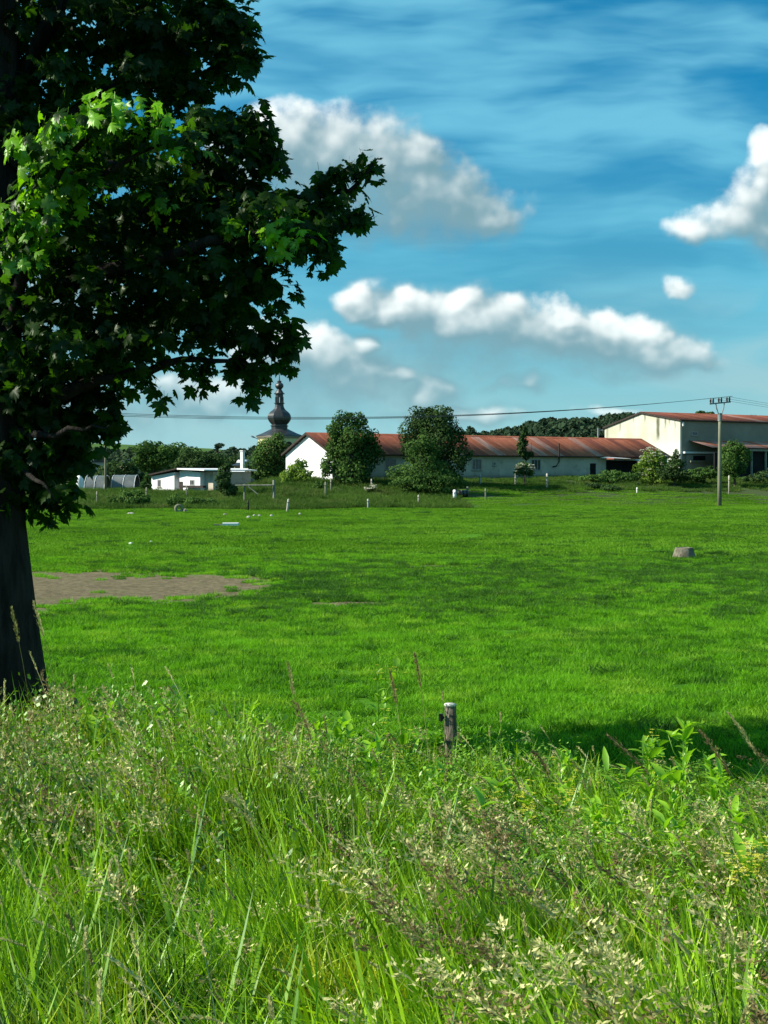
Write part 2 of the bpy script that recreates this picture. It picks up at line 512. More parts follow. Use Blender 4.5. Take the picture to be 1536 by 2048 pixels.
for i, (a, b, c) in enumerate([((0.305, 0.078, 0.036), (0.439, 0.127, 0.061), (0.183, 0.052, 0.029)),
                               ((0.378, 0.098, 0.045), (0.512, 0.161, 0.084), (0.244, 0.067, 0.038)),
                               ((0.220, 0.057, 0.032), (0.329, 0.092, 0.050), (0.122, 0.041, 0.027)),
                               ((0.36, 0.15, 0.11), (0.52, 0.28, 0.21), (0.24, 0.09, 0.065)),
                               ((0.55, 0.50, 0.46), (0.70, 0.66, 0.62), (0.35, 0.22, 0.18))]):
    RUST.append(mat_surface('rust_red_sheet_%s' % 'abcde'[i], [a, b, c], 0.9, 0.75, stretch=(2.2, 0.35, 0.6), spec=0.3, objrand=True))


def mat_ground():
    m = bpy.data.materials.new('ground'); m.use_nodes = True
    m.node_tree.nodes.clear(); t = NT(m.node_tree)
    out = t.node('ShaderNodeOutputMaterial'); b = t.node('ShaderNodeBsdfPrincipled')
    t.l.new(b.outputs[0], out.inputs[0])
    b.inputs['Roughness'].default_value = 0.95
    b.inputs['Specular IOR Level'].default_value = 0.05
    pos = t.node('ShaderNodeNewGeometry').outputs['Position']
    n1 = t.noise(pos, 0.10, 5, 0.6); n2 = t.noise(pos, 1.7, 6, 0.7)
    g = t.mix(t.ss(n1, 0.35, 0.65), (0.040, 0.135, 0.006), (0.085, 0.23, 0.012))
    g = t.mix(t.ss(n2, 0.45, 0.7, 0, 0.6), g, (0.07, 0.20, 0.02))
    g = t.mix(t.ss(n2, 0.48, 0.3, 0, 0.6), g, (0.018, 0.06, 0.008))
    s = t.sep(pos)
    # earth below the tall verge grass
    g = t.mix(t.ss(s[1], 13.5, 11.8), g, (0.030, 0.045, 0.012))
    # rough land beyond the pasture
    g = t.mix(t.ss(s[1], 118, 140), g, (0.06, 0.085, 0.03))
    # bare trampled patch
    wob = t.vm('MULTIPLY', t.vm('SUBTRACT', t.noise(pos, 0.25, 5, 0.65, color=True), (0.5, 0.5, 0.5)), (3.0, 5.0, 0))
    q = t.vm('ADD', pos, wob)
    acc = None
    for (cx, cy, rx, ry) in SOIL:
        e = t.vm('MULTIPLY', t.vm('SUBTRACT', q, (cx, cy, 0)), (1 / rx, 1 / ry, 0))
        v = t.m('SUBTRACT', 1.0, t.vm('LENGTH', e))
        acc = v if acc is None else t.m('MAXIMUM', acc, v)
    acc = t.m('ADD', acc, t.m('MULTIPLY', t.m('SUBTRACT', t.noise(pos, 1.8, 6, 0.7), 0.5), 0.7))
    sm = t.ss(acc, -0.10, 0.22)
    n3 = t.noise(pos, 6, 6, 0.7)
    soil = t.mix(t.ss(n3, 0.3, 0.7), (0.085, 0.068, 0.038), (0.22, 0.18, 0.105))
    soil = t.mix(t.ss(t.noise(pos, 0.7, 4), 0.5, 0.75, 0, 0.5), soil, (0.12, 0.13, 0.045))
    g = t.mix(sm, g, soil)
    t.l.new(g, b.inputs['Base Color'])
    bn = t.node('ShaderNodeBump'); bn.inputs['Strength'].default_value = 0.8; bn.inputs['Distance'].default_value = 0.06
    t.l.new(t.noise(pos, 5, 6, 0.7), bn.inputs['Height']); t.l.new(bn.outputs[0], b.inputs['Normal'])
    return m


SOIL = [(-8.6, 35.5, 4.0, 7.8), (-5.4, 36.3, 3.0, 5.0), (-13, 34.5, 5.4, 8.0), (-0.7, 31.5, 1.1, 0.7), (1.6, 42.5, 1.6, 0.7), (10.3, 46, 1.2, 0.5)]


def soil_amount(x, y):
    a = np.full(np.shape(x), -9.0)
    for (cx, cy, rx, ry) in SOIL:
        a = np.maximum(a, 1 - np.sqrt(((x - cx) / rx) ** 2 + ((y - cy) / ry) ** 2))
    return a


# ------------------------------------------------------------------ ground, hills
def build_ground():
    ys = np.concatenate([np.linspace(-60, 0, 7), np.linspace(1, 20, 39), np.linspace(21, 60, 40), np.linspace(62, 260, 100), np.geomspace(270, 6000, 30)])
    xs = np.concatenate([-np.geomspace(60, 5000, 14)[::-1], np.linspace(-58, 58, 88), np.geomspace(60, 5000, 14)])
    X, Y = np.meshgrid(xs, ys)
    Z = terrain(X, Y)
    Z = np.where(Y > 1900, np.minimum(Z, 6.0), Z)
    V = np.stack([X, Y, Z], -1).reshape(-1, 3)
    nx, ny = len(xs), len(ys)
    i, j = np.meshgrid(np.arange(nx - 1), np.arange(ny - 1))
    a = (j * nx + i).ravel()
    Fq = np.stack([a, a + 1, a + nx + 1, a + nx], 1)
    link('ground', mesh_np('ground', V, Fq, True), mat_ground(), kind='structure')


build_ground()


def hill_mesh(ridge, depth, name, mat, skirt=-5):
    """ridge: list of (px, py, d): skyline; a rounded long hill with a near slope and a far slope"""
    pts = [P(*r) for r in ridge]
    V = []; n = len(pts); rows = [(-depth, None), (-depth * 0.6, 0.30), (-depth * 0.3, 0.68), (-0.1 * depth, 0.93), (0, 1.0), (0.3 * depth, 0.85), (depth, None)]
    for dy, k in rows:
        for q in pts:
            base = tz(q.x, max(q.y + dy, 200)) - 1.0
            z = base if k is None else base + (q.z - base) * k
            V.append((q.x, q.y + dy, z))
    Fq = []
    for r in range(len(rows) - 1):
        for i in range(n - 1):
            Fq.append((r * n + i, r * n + i + 1, (r + 1) * n + i + 1, (r + 1) * n + i))
    return link(name, mesh_np(name, np.array(V), np.array(Fq), True), mat, kind='structure'), pts


M['field_hill'] = mat_surface('far_field', [(0.06, 0.12, 0.035), (0.10, 0.17, 0.05)], 0.004, 0.95, stretch=(1, 2.5, 1), world=True, spec=0.0)
M['wood_hill'] = mat_surface('wooded_slope', [(0.020, 0.036, 0.024), (0.035, 0.055, 0.033)], 0.02, 0.95, world=True, spec=0.0)
hill_mesh([(-900, 915, 1500), (-500, 900, 1500), (-200, 890, 1500), (100, 884, 1500), (250, 889, 1500), (330, 893, 1500), (420, 897, 1500), (500, 905, 1500), (640, 915, 1500), (900, 925, 1500)], 380, 'hill', M['field_hill'])
hill_w, hw_pts = hill_mesh([(640, 915, 900), (760, 898, 900), (860, 884, 900), (940, 876, 900), (1010, 870, 900), (1080, 858, 900), (1150, 848, 900), (1240, 843, 900), (1330, 846, 900), (1450, 852, 900), (1600, 850, 900), (1900, 840, 900), (2400, 870, 900)], 220, 'hill', M['wood_hill'])
hill_l, hl_pts = hill_mesh([(-400, 925, 520), (0, 918, 520), (150, 914, 520), (300, 918, 520), (420, 914, 520), (500, 910, 520), (620, 915, 520), (760, 925, 520), (900, 945, 520)], 90, 'hill', M['wood_hill'])


# ------------------------------------------------------------------ instanced cover ("stuff")
def blades(n, size, hmin, hmax, width, lean=0.35, bend=0.35, seed=0, disc=False, tone_pow=1.0, wind=(0, 0), segs=3, hvar=None):
    r = np.random.default_rng(seed)
    if disc:
        a = r.uniform(0, 2 * np.pi, n); q = np.sqrt(r.uniform(0, 1, n)) * size / 2
        bx, by = q * np.cos(a), q * np.sin(a)
    else:
        bx = r.uniform(-size / 2, size / 2, n); by = r.uniform(-size / 2, size / 2, n)
    h = r.uniform(hmin, hmax, n) * (0.6 + 0.4 * r.uniform(0, 1, n))
    az = r.uniform(0, 2 * np.pi, n)
    ln = np.abs(r.normal(0, lean, n)); bd = np.abs(r.normal(0, bend, n))
    fx, fy = r.uniform(0, 2 * np.pi, n), None
    wx, wy = np.cos(fx), np.sin(fx)                 # width direction
    w = width * r.uniform(0.6, 1.3, n)
    tone = r.uniform(0, 1, n) ** tone_pow
    ts = np.linspace(0, 1, segs + 1)
    V = []; T = []
    for k, t in enumerate(ts):
        off = (ln * t + bd * t * t * 1.2) * h
        cx = bx + np.cos(az) * off + wind[0] * h * t * t
        cy = by + np.sin(az) * off + wind[1] * h * t * t
        cz = h * (t - 0.22 * bd * t * t * t * 1.5) * (1 / np.sqrt(1 + ln * ln * 0.6))
        ww = w * (0.75 + 0.6 * t - 1.35 * t * t) * 0.5 if k < segs else None
        if k < segs:
            V.append(np.stack([cx - wx * ww, cy - wy * ww, cz], 1)); V.append(np.stack([cx + wx * ww, cy + wy * ww, cz], 1))
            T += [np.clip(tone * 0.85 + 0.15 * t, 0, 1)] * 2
        else:
            V.append(np.stack([cx, cy, cz], 1)); T.append(tone)
    nv = len(V)
    V = np.stack(V, 1).reshape(-1, 3); T = np.stack(T, 1).reshape(-1)
    b = np.arange(n) * nv
    quads = [np.stack([b + 2 * k, b + 2 * k + 1, b + 2 * k + 3, b + 2 * k + 2], 1) for k in range(segs - 1)]
    tri = np.stack([b + 2 * (segs - 1), b + 2 * (segs - 1) + 1, b + nv - 1], 1)
    return V, quads, tri, T


def variants(cname, metas, mat):
    """metas: list of mesh datablocks -> an unlinked collection of them"""
    c = bpy.data.collections.new(cname)
    for i, me in enumerate(metas):
        if len(me.materials) == 0:
            me.materials.append(mat)
        o = bpy.data.objects.new('%s_%02d' % (cname, i), me)
        c.objects.link(o)
    return c


def blade_mesh(name, *a, **k):
    V, q, t, T = blades(*a, **k)
    return mesh_np(name, V, list(q) + [t], False, T)


_gn = {}


def scatter(name, coll, pos, rot, scl, idx, kind='stuff', **props):
    V = np.asarray(pos, np.float32)
    me = bpy.data.meshes.new(name)
    me.vertices.add(len(V)); me.vertices.foreach_set('co', V.ravel())
    for nm, arr, ty, key in (('rot', rot, 'FLOAT_VECTOR', 'vector'), ('scl', scl, 'FLOAT_VECTOR', 'vector')):
        a = me.attributes.new(nm, ty, 'POINT'); a.data.foreach_set(key, np.asarray(arr, np.float32).ravel())
    a = me.attributes.new('idx', 'INT', 'POINT'); a.data.foreach_set('value', np.asarray(idx, np.int32))
    me.update()
    o = link(name, me, None, kind=kind, **props)
    g = bpy.data.node_groups.new('scatter_' + name, 'GeometryNodeTree')
    g.interface.new_socket('Geometry', in_out='INPUT', socket_type='NodeSocketGeometry')
    g.interface.new_socket('Geometry', in_out='OUTPUT', socket_type='NodeSocketGeometry')
    gi = g.nodes.new('NodeGroupInput'); go = g.nodes.new('NodeGroupOutput')
    ip = g.nodes.new('GeometryNodeInstanceOnPoints'); ci = g.nodes.new('GeometryNodeCollectionInfo')
    ci.inputs['Collection'].default_value = coll
    ci.inputs['Separate Children'].default_value = True
    ci.inputs['Reset Children'].default_value = True
    ip.inputs['Pick Instance'].default_value = True

    def na(nm, ty):
        n = g.nodes.new('GeometryNodeInputNamedAttribute'); n.data_type = ty
        n.inputs[0].default_value = nm
        return n.outputs[0]
    L = g.links
    L.new(gi.outputs[0], ip.inputs['Points']); L.new(ci.outputs[0], ip.inputs['Instance'])
    L.new(na('idx', 'INT'), ip.inputs['Instance Index'])
    e = g.nodes.new('FunctionNodeEulerToRotation'); L.new(na('rot', 'FLOAT_VECTOR'), e.inputs[0])
    L.new(e.outputs[0], ip.inputs['Rotation']); L.new(na('scl', 'FLOAT_VECTOR'), ip.inputs['Scale'])
    L.new(ip.outputs[0], go.inputs[0])
    md = o.modifiers.new('scatter', 'NODES'); md.node_group = g
    return o


def fr_pts(n, d0, d1, margin=1.25, power=1.0):
    """random ground points in the wedge the place offers to the road side, widened by margin"""
    d = np.sqrt(rng.uniform(d0 ** 2, d1 ** 2, n)) if power == 1 else d0 + (d1 - d0) * rng.uniform(0, 1, n) ** power
    x = rng.uniform(-1, 1, n) * (0.26 * d * margin + 0.6)
    return x, d


# --- pasture, short grass
def build_meadow():
    near = variants('meadow_near', [blade_mesh('m%d' % i, 150, 0.32, 0.04, 0.14, 0.011, lean=0.5, bend=0.5, seed=100 + i, disc=True, segs=2) for i in range(6)], M['meadow'])
    n = 19000
    x, y = fr_pts(n, 11.6, 48)
    k = soil_amount(x, y) + rng.normal(0, 0.22, n) < 0.02
    k &= rng.uniform(0, 1, n) > 0.0
    x, y = x[k], y[k]; n = len(x)
    lump = 0.75 + 0.5 * (np.sin(x * 1.7 + 2 * np.sin(y * 0.9)) * np.sin(y * 1.1 + x * 0.4) * 0.5 + 0.5) * rng.uniform(0.4, 1.5, n)
    s = np.stack([rng.uniform(0.9, 1.25, n)] * 2 + [lump], 1)
    scatter('meadow_grass', near, np.stack([x, y, terrain(x, y) - 0.005], 1), np.stack([0 * x, 0 * x, rng.uniform(0, 6.28, n)], 1), s, rng.integers(0, 6, n),
            label='short bright green pasture grass behind the fence line', category='grass')
    far = variants('meadow_far', [blade_mesh('mf%d' % i, 480, 2.2, 0.05, 0.13, 0.035, lean=0.4, bend=0.5, seed=130 + i, disc=True, segs=2) for i in range(5)], M['meadow_far'])
    n = 6500
    x, y = fr_pts(n, 42, 150, 1.15)
    st = 117 + 0.42 * np.clip(x + 8, 0, 50)
    k = (y < st + np.where(x > 8, 24, 1.5)) & (soil_amount(x, y) < 0.0)
    x, y = x[k], y[k]; n = len(x)
    s = np.stack([rng.uniform(0.9, 1.3, n)] * 2 + [rng.uniform(0.5, 1.3, n)], 1)
    scatter('meadow_grass', far, np.stack([x, y, terrain(x, y) - 0.01], 1), np.stack([0 * x, 0 * x, rng.uniform(0, 6.28, n)], 1), s, rng.integers(0, 5, n),
            label='short green pasture grass in the far half of the field', category='grass')
    # coarse darker tufts grazed around, many in a band behind the bare patch
    tus = variants('tussock', [blade_mesh('t%d' % i, 130, 0.45, 0.12, 0.26, 0.016, lean=0.7, bend=0.7, seed=160 + i, disc=True) for i in range(4)], M['tussock'])
    x1, y1 = fr_pts(1200, 14, 120, 1.15)
    n2 = 3200
    x2 = rng.uniform(-9, 16, n2); y2 = 38 + rng.normal(0, 4.2, n2) + np.clip(x2, -2, 14) * 0.35
    x3 = rng.uniform(-4.0, 14, 500); y3 = 31 + rng.normal(0, 2.0, 500)
    x = np.concatenate([x1, x2, x3]); y = np.concatenate([y1, y2, y3])
    k = soil_amount(x, y) < 0.05
    x, y = x[k], y[k]; n = len(x)
    big = np.where(y > 55, 1.7, 1.0) * rng.uniform(0.5, 1.15, n)
    zz = rng.uniform(0.45, 0.95, n)
    s = np.stack([big * rng.uniform(0.9, 1.5, n), big, zz], 1)
    scatter('tussock_grass', tus, np.stack([x, y, terrain(x, y) - 0.01], 1), np.stack([0 * x, 0 * x, rng.uniform(0, 6.28, n)], 1), s, rng.integers(0, 4, n),
            label='coarse darker grass tufts scattered over the pasture', category='grass')


build_meadow()


# --- tall verge grass, seed heads
def verge_height(x, y):
    h = 0.60 + 0.40 * smooth(1.0, -2.6, x) * smooth(5.5, 9.5, y)
    h = h - 0.24 * smooth(0.3, 2.2, x) * smooth(7.8, 10.5, y)
    h = h * (1 - 0.25 * smooth(11.6, 12.9, y))
    h = h + 0.06 * np.sin(x * 2.3 + y) + 0.05 * np.sin(x * 5.1 - 2 * y)
    return h


def panicle_mesh(name, seed, spread=0.10, hl=0.26, n_br=8, spikes=3, narrow=False, h=1.0, droop=0.25):
    r = random.Random(seed)
    V = []; Fs = []; T = []
    def strip(pts, w, tone):
        b = len(V)
        for i, q in enumerate(pts):
            ww = w * (1 - 0.5 * i / len(pts))
            a = r.uniform(0, 6.28)
            s = Vector((math.cos(0.7), math.sin(0.7), 0)) * ww / 2
            V.append(q - s); V.append(q + s); T.append(tone); T.append(tone)
        for i in range(len(pts) - 1):
            Fs.append((b + 2 * i, b + 2 * i + 1, b + 2 * i + 3)); Fs.append((b + 2 * i, b + 2 * i + 3, b + 2 * i + 2))
    lx, ly = -droop, r.uniform(-0.08, 0.05)
    def stem(t):
        return Vector((lx * h * t ** 2.4, ly * h * t ** 2, h * t * (1 - 0.12 * abs(lx) * t * t)))
    strip([stem(i / 6) for i in range(7)], 0.0045, 0.25)
    def grain(c, d, L, w):
        d = d.normalized(); s = d.cross(Vector((r.uniform(-1, 1), r.uniform(-1, 1), r.uniform(-1, 1)))).normalized()
        b = len(V)
        for q in (c, c + d * L * 0.45 + s * w, c + d * L, c + d * L * 0.45 - s * w):
            V.append(q); T.append(r.uniform(0, 1))
        Fs.append((b, b + 1, b + 2)); Fs.append((b, b + 2, b + 3))
    t0 = 1 - hl / h
    if narrow:
        for k in range(46):
            t = t0 + (1 - t0) * k / 46
            c = stem(t); ax = (stem(min(t + .01, 1.02)) - stem(t)).normalized()
            a = r.uniform(0, 6.28); o = Vector((math.cos(a), math.sin(a), 0))
            grain(c, ax * 0.9 + o * 0.5, 0.020, 0.005)
    else:
        for k in range(n_br):
            f = k / n_br
            t = t0 + (1 - t0) * f
            c = stem(t)
            for q in range(3):
                a = r.uniform(0, 6.28)
                o = Vector((math.cos(a), math.sin(a), 0))
                L = spread * (1 - 0.75 * f) * r.uniform(0.6, 1.2) + 0.012
                d = (o * 0.9 + Vector((-0.25, 0, 0.75))).normalized()
                e = c + d * L + Vector((0, 0, -0.12 * L))
                if L > 0.03:
                    strip([c, (c + e) / 2 + Vector((0, 0, 0.01)), e], 0.0016, 0.3)
                for s_ in range(spikes):
                    u = r.uniform(0.3, 1.0)
                    grain(c.lerp(e, u), d + Vector((r.uniform(-.6, .6), r.uniform(-.6, .6), r.uniform(-.5, .5))), r.uniform(0.018, 0.040), r.uniform(0.0040, 0.0080))
    V_ = np.array([tuple(v) for v in V])
    return mesh_np(name, V_, np.array(Fs), False, T)


def build_verge():
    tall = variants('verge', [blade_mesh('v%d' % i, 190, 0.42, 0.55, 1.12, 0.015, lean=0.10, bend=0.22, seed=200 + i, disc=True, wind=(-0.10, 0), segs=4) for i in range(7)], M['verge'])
    n = 1500
    y = rng.uniform(3.2, 12.8, n); x = rng.uniform(-1, 1, n) * (0.26 * y * 1.25 + 1.0)
    hh = verge_height(x, y) * rng.uniform(0.6, 1.2, n)
    k = rng.uniform(0, 1, n) < np.where((x > 0.0) & (y > 8.8), 0.40, 1.0) * (0.35 + 0.65 * smooth(-0.5, 0.3, np.sin(x * 2.7 + 1.1 * y) + 0.8 * np.sin(y * 2.1 - x)))
    x, y, hh = x[k], y[k], hh[k]; n = len(x)
    s = np.stack([np.ones(n), np.ones(n), hh], 1)
    scatter('verge_grass', tall, np.stack([x, y, terrain(x, y) - 0.02], 1), np.stack([rng.normal(0, 0.03, n), rng.normal(-0.03, 0.03, n), rng.uniform(-0.5, 0.5, n)], 1), s, rng.integers(0, 7, n),
            label='tall green roadside grass blades in the foreground', category='grass')
    strap = variants('strap', [blade_mesh('sb%d' % i, 26, 0.5, 0.75, 1.25, 0.022, lean=0.13, bend=0.30, seed=260 + i, disc=True, wind=(-0.12, 0), segs=5) for i in range(6)], M['strap'])
    n = 900
    y = rng.uniform(3.2, 12.4, n); x = rng.uniform(-1, 1, n) * (0.26 * y * 1.25 + 1.0)
    hh = verge_height(x, y) * rng.uniform(0.7, 1.22, n)
    scatter('strap_grass', strap, np.stack([x, y, terrain(x, y) - 0.02], 1), np.stack([rng.normal(0, 0.05, n), rng.normal(-0.05, 0.05, n), rng.uniform(-0.6, 0.6, n)], 1), np.stack([np.ones(n), np.ones(n), hh], 1), rng.integers(0, 6, n),
            label='long broad bright green grass blades standing in the verge', category='grass')
    # low bright undergrowth leaves
    pan = [panicle_mesh('p%d' % i, 300 + i, spread=0.085 + 0.02 * (i % 3), hl=0.24, droop=0.18 + 0.08 * (i % 4)) for i in range(7)]
    c1 = variants('seedhead', pan, M['panicle'])
    n = 9000
    y = rng.uniform(3.4, 12.9, n); x = rng.uniform(-1, 1, n) * (0.26 * y * 1.2 + 0.8)
    u = x / (0.26 * y)                                   # -1 left .. 1 right
    dens = 0.62 * smooth(6.2, 7.8, y + 1.2 * u + 0.4 * np.sin(3 * x)) * (1 - 0.75 * smooth(-0.15, 0.25, u) * smooth(8.6, 9.6, y))
    dens = dens + 0.62 * smooth(-0.05, 0.5, u) * (1 - smooth(7.4, 8.8, y))
    dens = np.clip(dens + 0.03, 0, 1) * (0.35 + 0.65 * smooth(-0.3, 0.5, np.sin(x * 2.2 + 1.5 * np.sin(y * 1.3)) + 0.4 * np.sin(y * 3 + x)))
    k = rng.uniform(0, 1, n) < dens * 0.26
    x, y = x[k], y[k]; n = len(x)
    hh = (verge_height(x, y) + 0.10) * rng.uniform(0.78, 1.16, n)
    s = np.stack([np.ones(n), np.ones(n), hh], 1)
    half = rng.uniform(0, 1, n) < 0.66
    lab = [('seed_head_grass', c1, half, 'pale fluffy grass seed heads leaning left over the verge'),]
    c2 = variants('seedhead_dark', [panicle_mesh('pd%d' % i, 340 + i, spread=0.07, hl=0.24, droop=0.3) for i in range(4)], M['panicle_dark'])
    rot = np.stack([rng.normal(0, 0.08, n), rng.normal(-0.14, 0.10, n), rng.normal(0, 0.5, n)], 1)
    pos = np.stack([x, y, terrain(x, y) - 0.02], 1)
    scatter('seed_head_grass', c1, pos[half], rot[half], s[half], rng.integers(0, 7, half.sum()), label='pale fluffy grass seed heads leaning left over the verge', category='grass')
    h2 = ~half
    scatter('seed_head_grass', c2, pos[h2], rot[h2], s[h2], rng.integers(0, 4, h2.sum()), label='brownish grass seed heads among the pale ones on the verge', category='grass')
    # small leafy herbs growing through the grass
    herb = []
    for q in range(6):
        r = np.random.default_rng(500 + q)
        m = 46
        h = r.uniform(0.15, 0.95, m); a = r.uniform(0, 6.28, m)
        st_ = r.integers(0, 3, m); cx = 0.06 * (st_ - 1) + 0.012 * np.cos(a); cy = 0.03 * (st_ % 2) + 0.012 * np.sin(a)
        L = r.uniform(0.035, 0.085, m) * (1.15 - 0.6 * h); w = L * r.uniform(0.12, 0.22, m)
        d = np.stack([np.cos(a), np.sin(a), r.normal(0.75, 0.6, m)], 1); d /= np.linalg.norm(d, axis=1)[:, None]
        sd_ = np.stack([-np.sin(a), np.cos(a), r.normal(0, 0.8, m)], 1)
        c = np.stack([cx, cy, h], 1)
        d = d + np.array([0, 0, -0.25]) * (np.arange(m) % 2)[:, None]; V = np.stack([c, c + d * L[:, None] * 0.5 + sd_ * w[:, None], c + d * L[:, None], c + d * L[:, None] * 0.5 - sd_ * w[:, None]], 1).reshape(-1, 3)
        b = np.arange(m) * 4
        herb.append(mesh_np('herb', V, np.stack([b, b + 1, b + 2, b + 3], 1), False, np.repeat(r.uniform(0, 1, m), 4)))
    c4 = variants('herb', herb, M['herb'])
    n = 1900
    y = rng.uniform(7.2, 12.7, n); x = rng.uniform(-1, 1, n) * (0.26 * y * 1.15 + 0.5)
    k = rng.uniform(0, 1, n) < 0.30 + 0.70 * smooth(-0.2, 0.6, np.sin(x * 1.9 + 2.2) * np.sin(y * 1.3 + x) + 0.5 * (y > 8.5))
    x, y = x[k], y[k]; n = len(x)
    hh = verge_height(x, y) * rng.uniform(0.45, 1.35, n)
    scatter('leafy_herbs', c4, np.stack([x, y, terrain(x, y)], 1), np.stack([0 * x, 0 * x, rng.uniform(0, 6.28, n)], 1), np.stack([np.ones(n), np.ones(n), hh], 1), rng.integers(0, 6, n),
            label='small bright green leafy herbs growing through the verge grass', category='herbs')
    # narrow spikes and thin straws standing above the rest
    c3 = variants('spike', [panicle_mesh('ps%d' % i, 380 + i, narrow=True, hl=0.09 + 0.03 * (i % 2), droop=0.15 * i) for i in range(4)], M['panicle'])
    n = 420
    y = rng.uniform(3.6, 12.6, n); x = rng.uniform(-1, 1, n) * (0.26 * y * 1.15 + 0.5)
    hh = (verge_height(x, y) + 0.12) * rng.uniform(0.8, 1.25, n)
    scatter('spike_grass', c3, np.stack([x, y, terrain(x, y)], 1), np.stack([rng.normal(0, 0.1, n), rng.normal(-0.15, 0.2, n), rng.uniform(-1, 1, n)], 1),
            np.stack([np.ones(n), np.ones(n), hh], 1), rng.integers(0, 4, n), label='narrow pale grass spikes standing above the verge grass', category='grass')


build_verge()


def build_rough():
    r = variants('rough', [blade_mesh('r%d' % i, 170, 1.3, 0.55, 1.15, 0.035, lean=0.22, bend=0.3, seed=400 + i, disc=True) for i in range(5)], M['rough'])
    n = 6500
    y = rng.uniform(116, 168, n); x = rng.uniform(-44, 56, n)
    st = 117 + 0.42 * np.clip(x + 8, 0, 50)
    k = (y > st + np.where(x > 7, 17, 0.5) + rng.normal(0, 1.0, n)) & (np.abs(x) < 0.30 * y + 2)
    x, y = x[k], y[k]; n = len(x)
    # keep the ground inside the long barn free
    lx = (x + 5.1) * math.cos(R(32.6)) + (y - 147) * math.sin(R(32.6)); ly = -(x + 5.1) * math.sin(R(32.6)) + (y - 147) * math.cos(R(32.6))
    k = ~((lx > -0.5) & (lx < 80) & (ly > -0.6))
    x, y = x[k], y[k]; n = len(x)
    hh = np.where(x > 7, 0.42, 0.62) * rng.uniform(0.6, 1.15, n)
    scatter('rough_grass', r, np.stack([x, y, terrain(x, y) - 0.02], 1), np.stack([0 * x, 0 * x, rng.uniform(0, 6.28, n)], 1), np.stack([np.ones(n), np.ones(n), hh], 1), rng.integers(0, 5, n),
            label='unmown olive green grass on the bank before the buildings', category='grass')


build_rough()


# ------------------------------------------------------------------ leaf cards for middle-distance trees
def crown_mesh(name, lobes, n, leaf, seed, sub=10, subr=0.42, core=0.2, squash=1.0, conifer=False):
    """lobes: list of (cx,cy,cz,rx,ry,rz). leaf-sized faces on clumps spread over the lobes"""
    r = np.random.default_rng(seed)
    cl = []
    for (cx, cy, cz, rx, ry, rz) in lobes:
        cl.append((cx, cy, cz, rx * 0.8, ry * 0.8, rz * 0.8))
        for k in range(sub):
            v = r.normal(0, 1, 3); v /= np.linalg.norm(v)
            q = r.uniform(0.5, 1.0)
            sr = subr * r.uniform(0.35, 1.25)
            cl.append((cx + v[0] * rx * q, cy + v[1] * ry * q, cz + v[2] * rz * q, rx * sr, ry * sr, rz * sr * squash))
    cl = np.array(cl)
    area = (cl[:, 3] * cl[:, 5] + cl[:, 3] * cl[:, 4] + cl[:, 4] * cl[:, 5])
    pr = area / area.sum()
    ii = r.choice(len(cl), n, p=pr)
    C = cl[ii]
    v = r.normal(0, 1, (n, 3)); v /= np.linalg.norm(v, axis=1)[:, None]
    rad = np.where(r.uniform(0, 1, n) < core, r.uniform(0.3, 0.8, n), r.uniform(0.85, 1.08, n))
    pos = C[:, :3] + v * C[:, 3:6] * rad[:, None]
    nr = v + r.normal(0, 0.45, (n, 3)) + np.array([0, 0, 0.25]); nr /= np.linalg.norm(nr, axis=1)[:, None]
    a = np.cross(nr, r.normal(0, 1, (n, 3))); a /= np.linalg.norm(a, axis=1)[:, None]
    b = np.cross(nr, a)
    s = leaf * r.uniform(0.55, 1.3, n)[:, None]
    V = np.stack([pos - a * s * 0.5, pos - b * s * 0.38 + nr * s * 0.1, pos + a * s * 0.6, pos + b * s * 0.38 + nr * s * 0.1], 1).reshape(-1, 3)
    bb = np.arange(n) * 4
    Fq = np.stack([bb, bb + 1, bb + 2, bb + 3], 1)
    clump_tone = r.uniform(0, 1, len(cl))[ii]
    tone = np.clip(clump_tone * 0.55 + r.uniform(0, 0.45, n), 0, 1)
    return mesh_np(name, V, Fq, False, np.repeat(tone, 4))


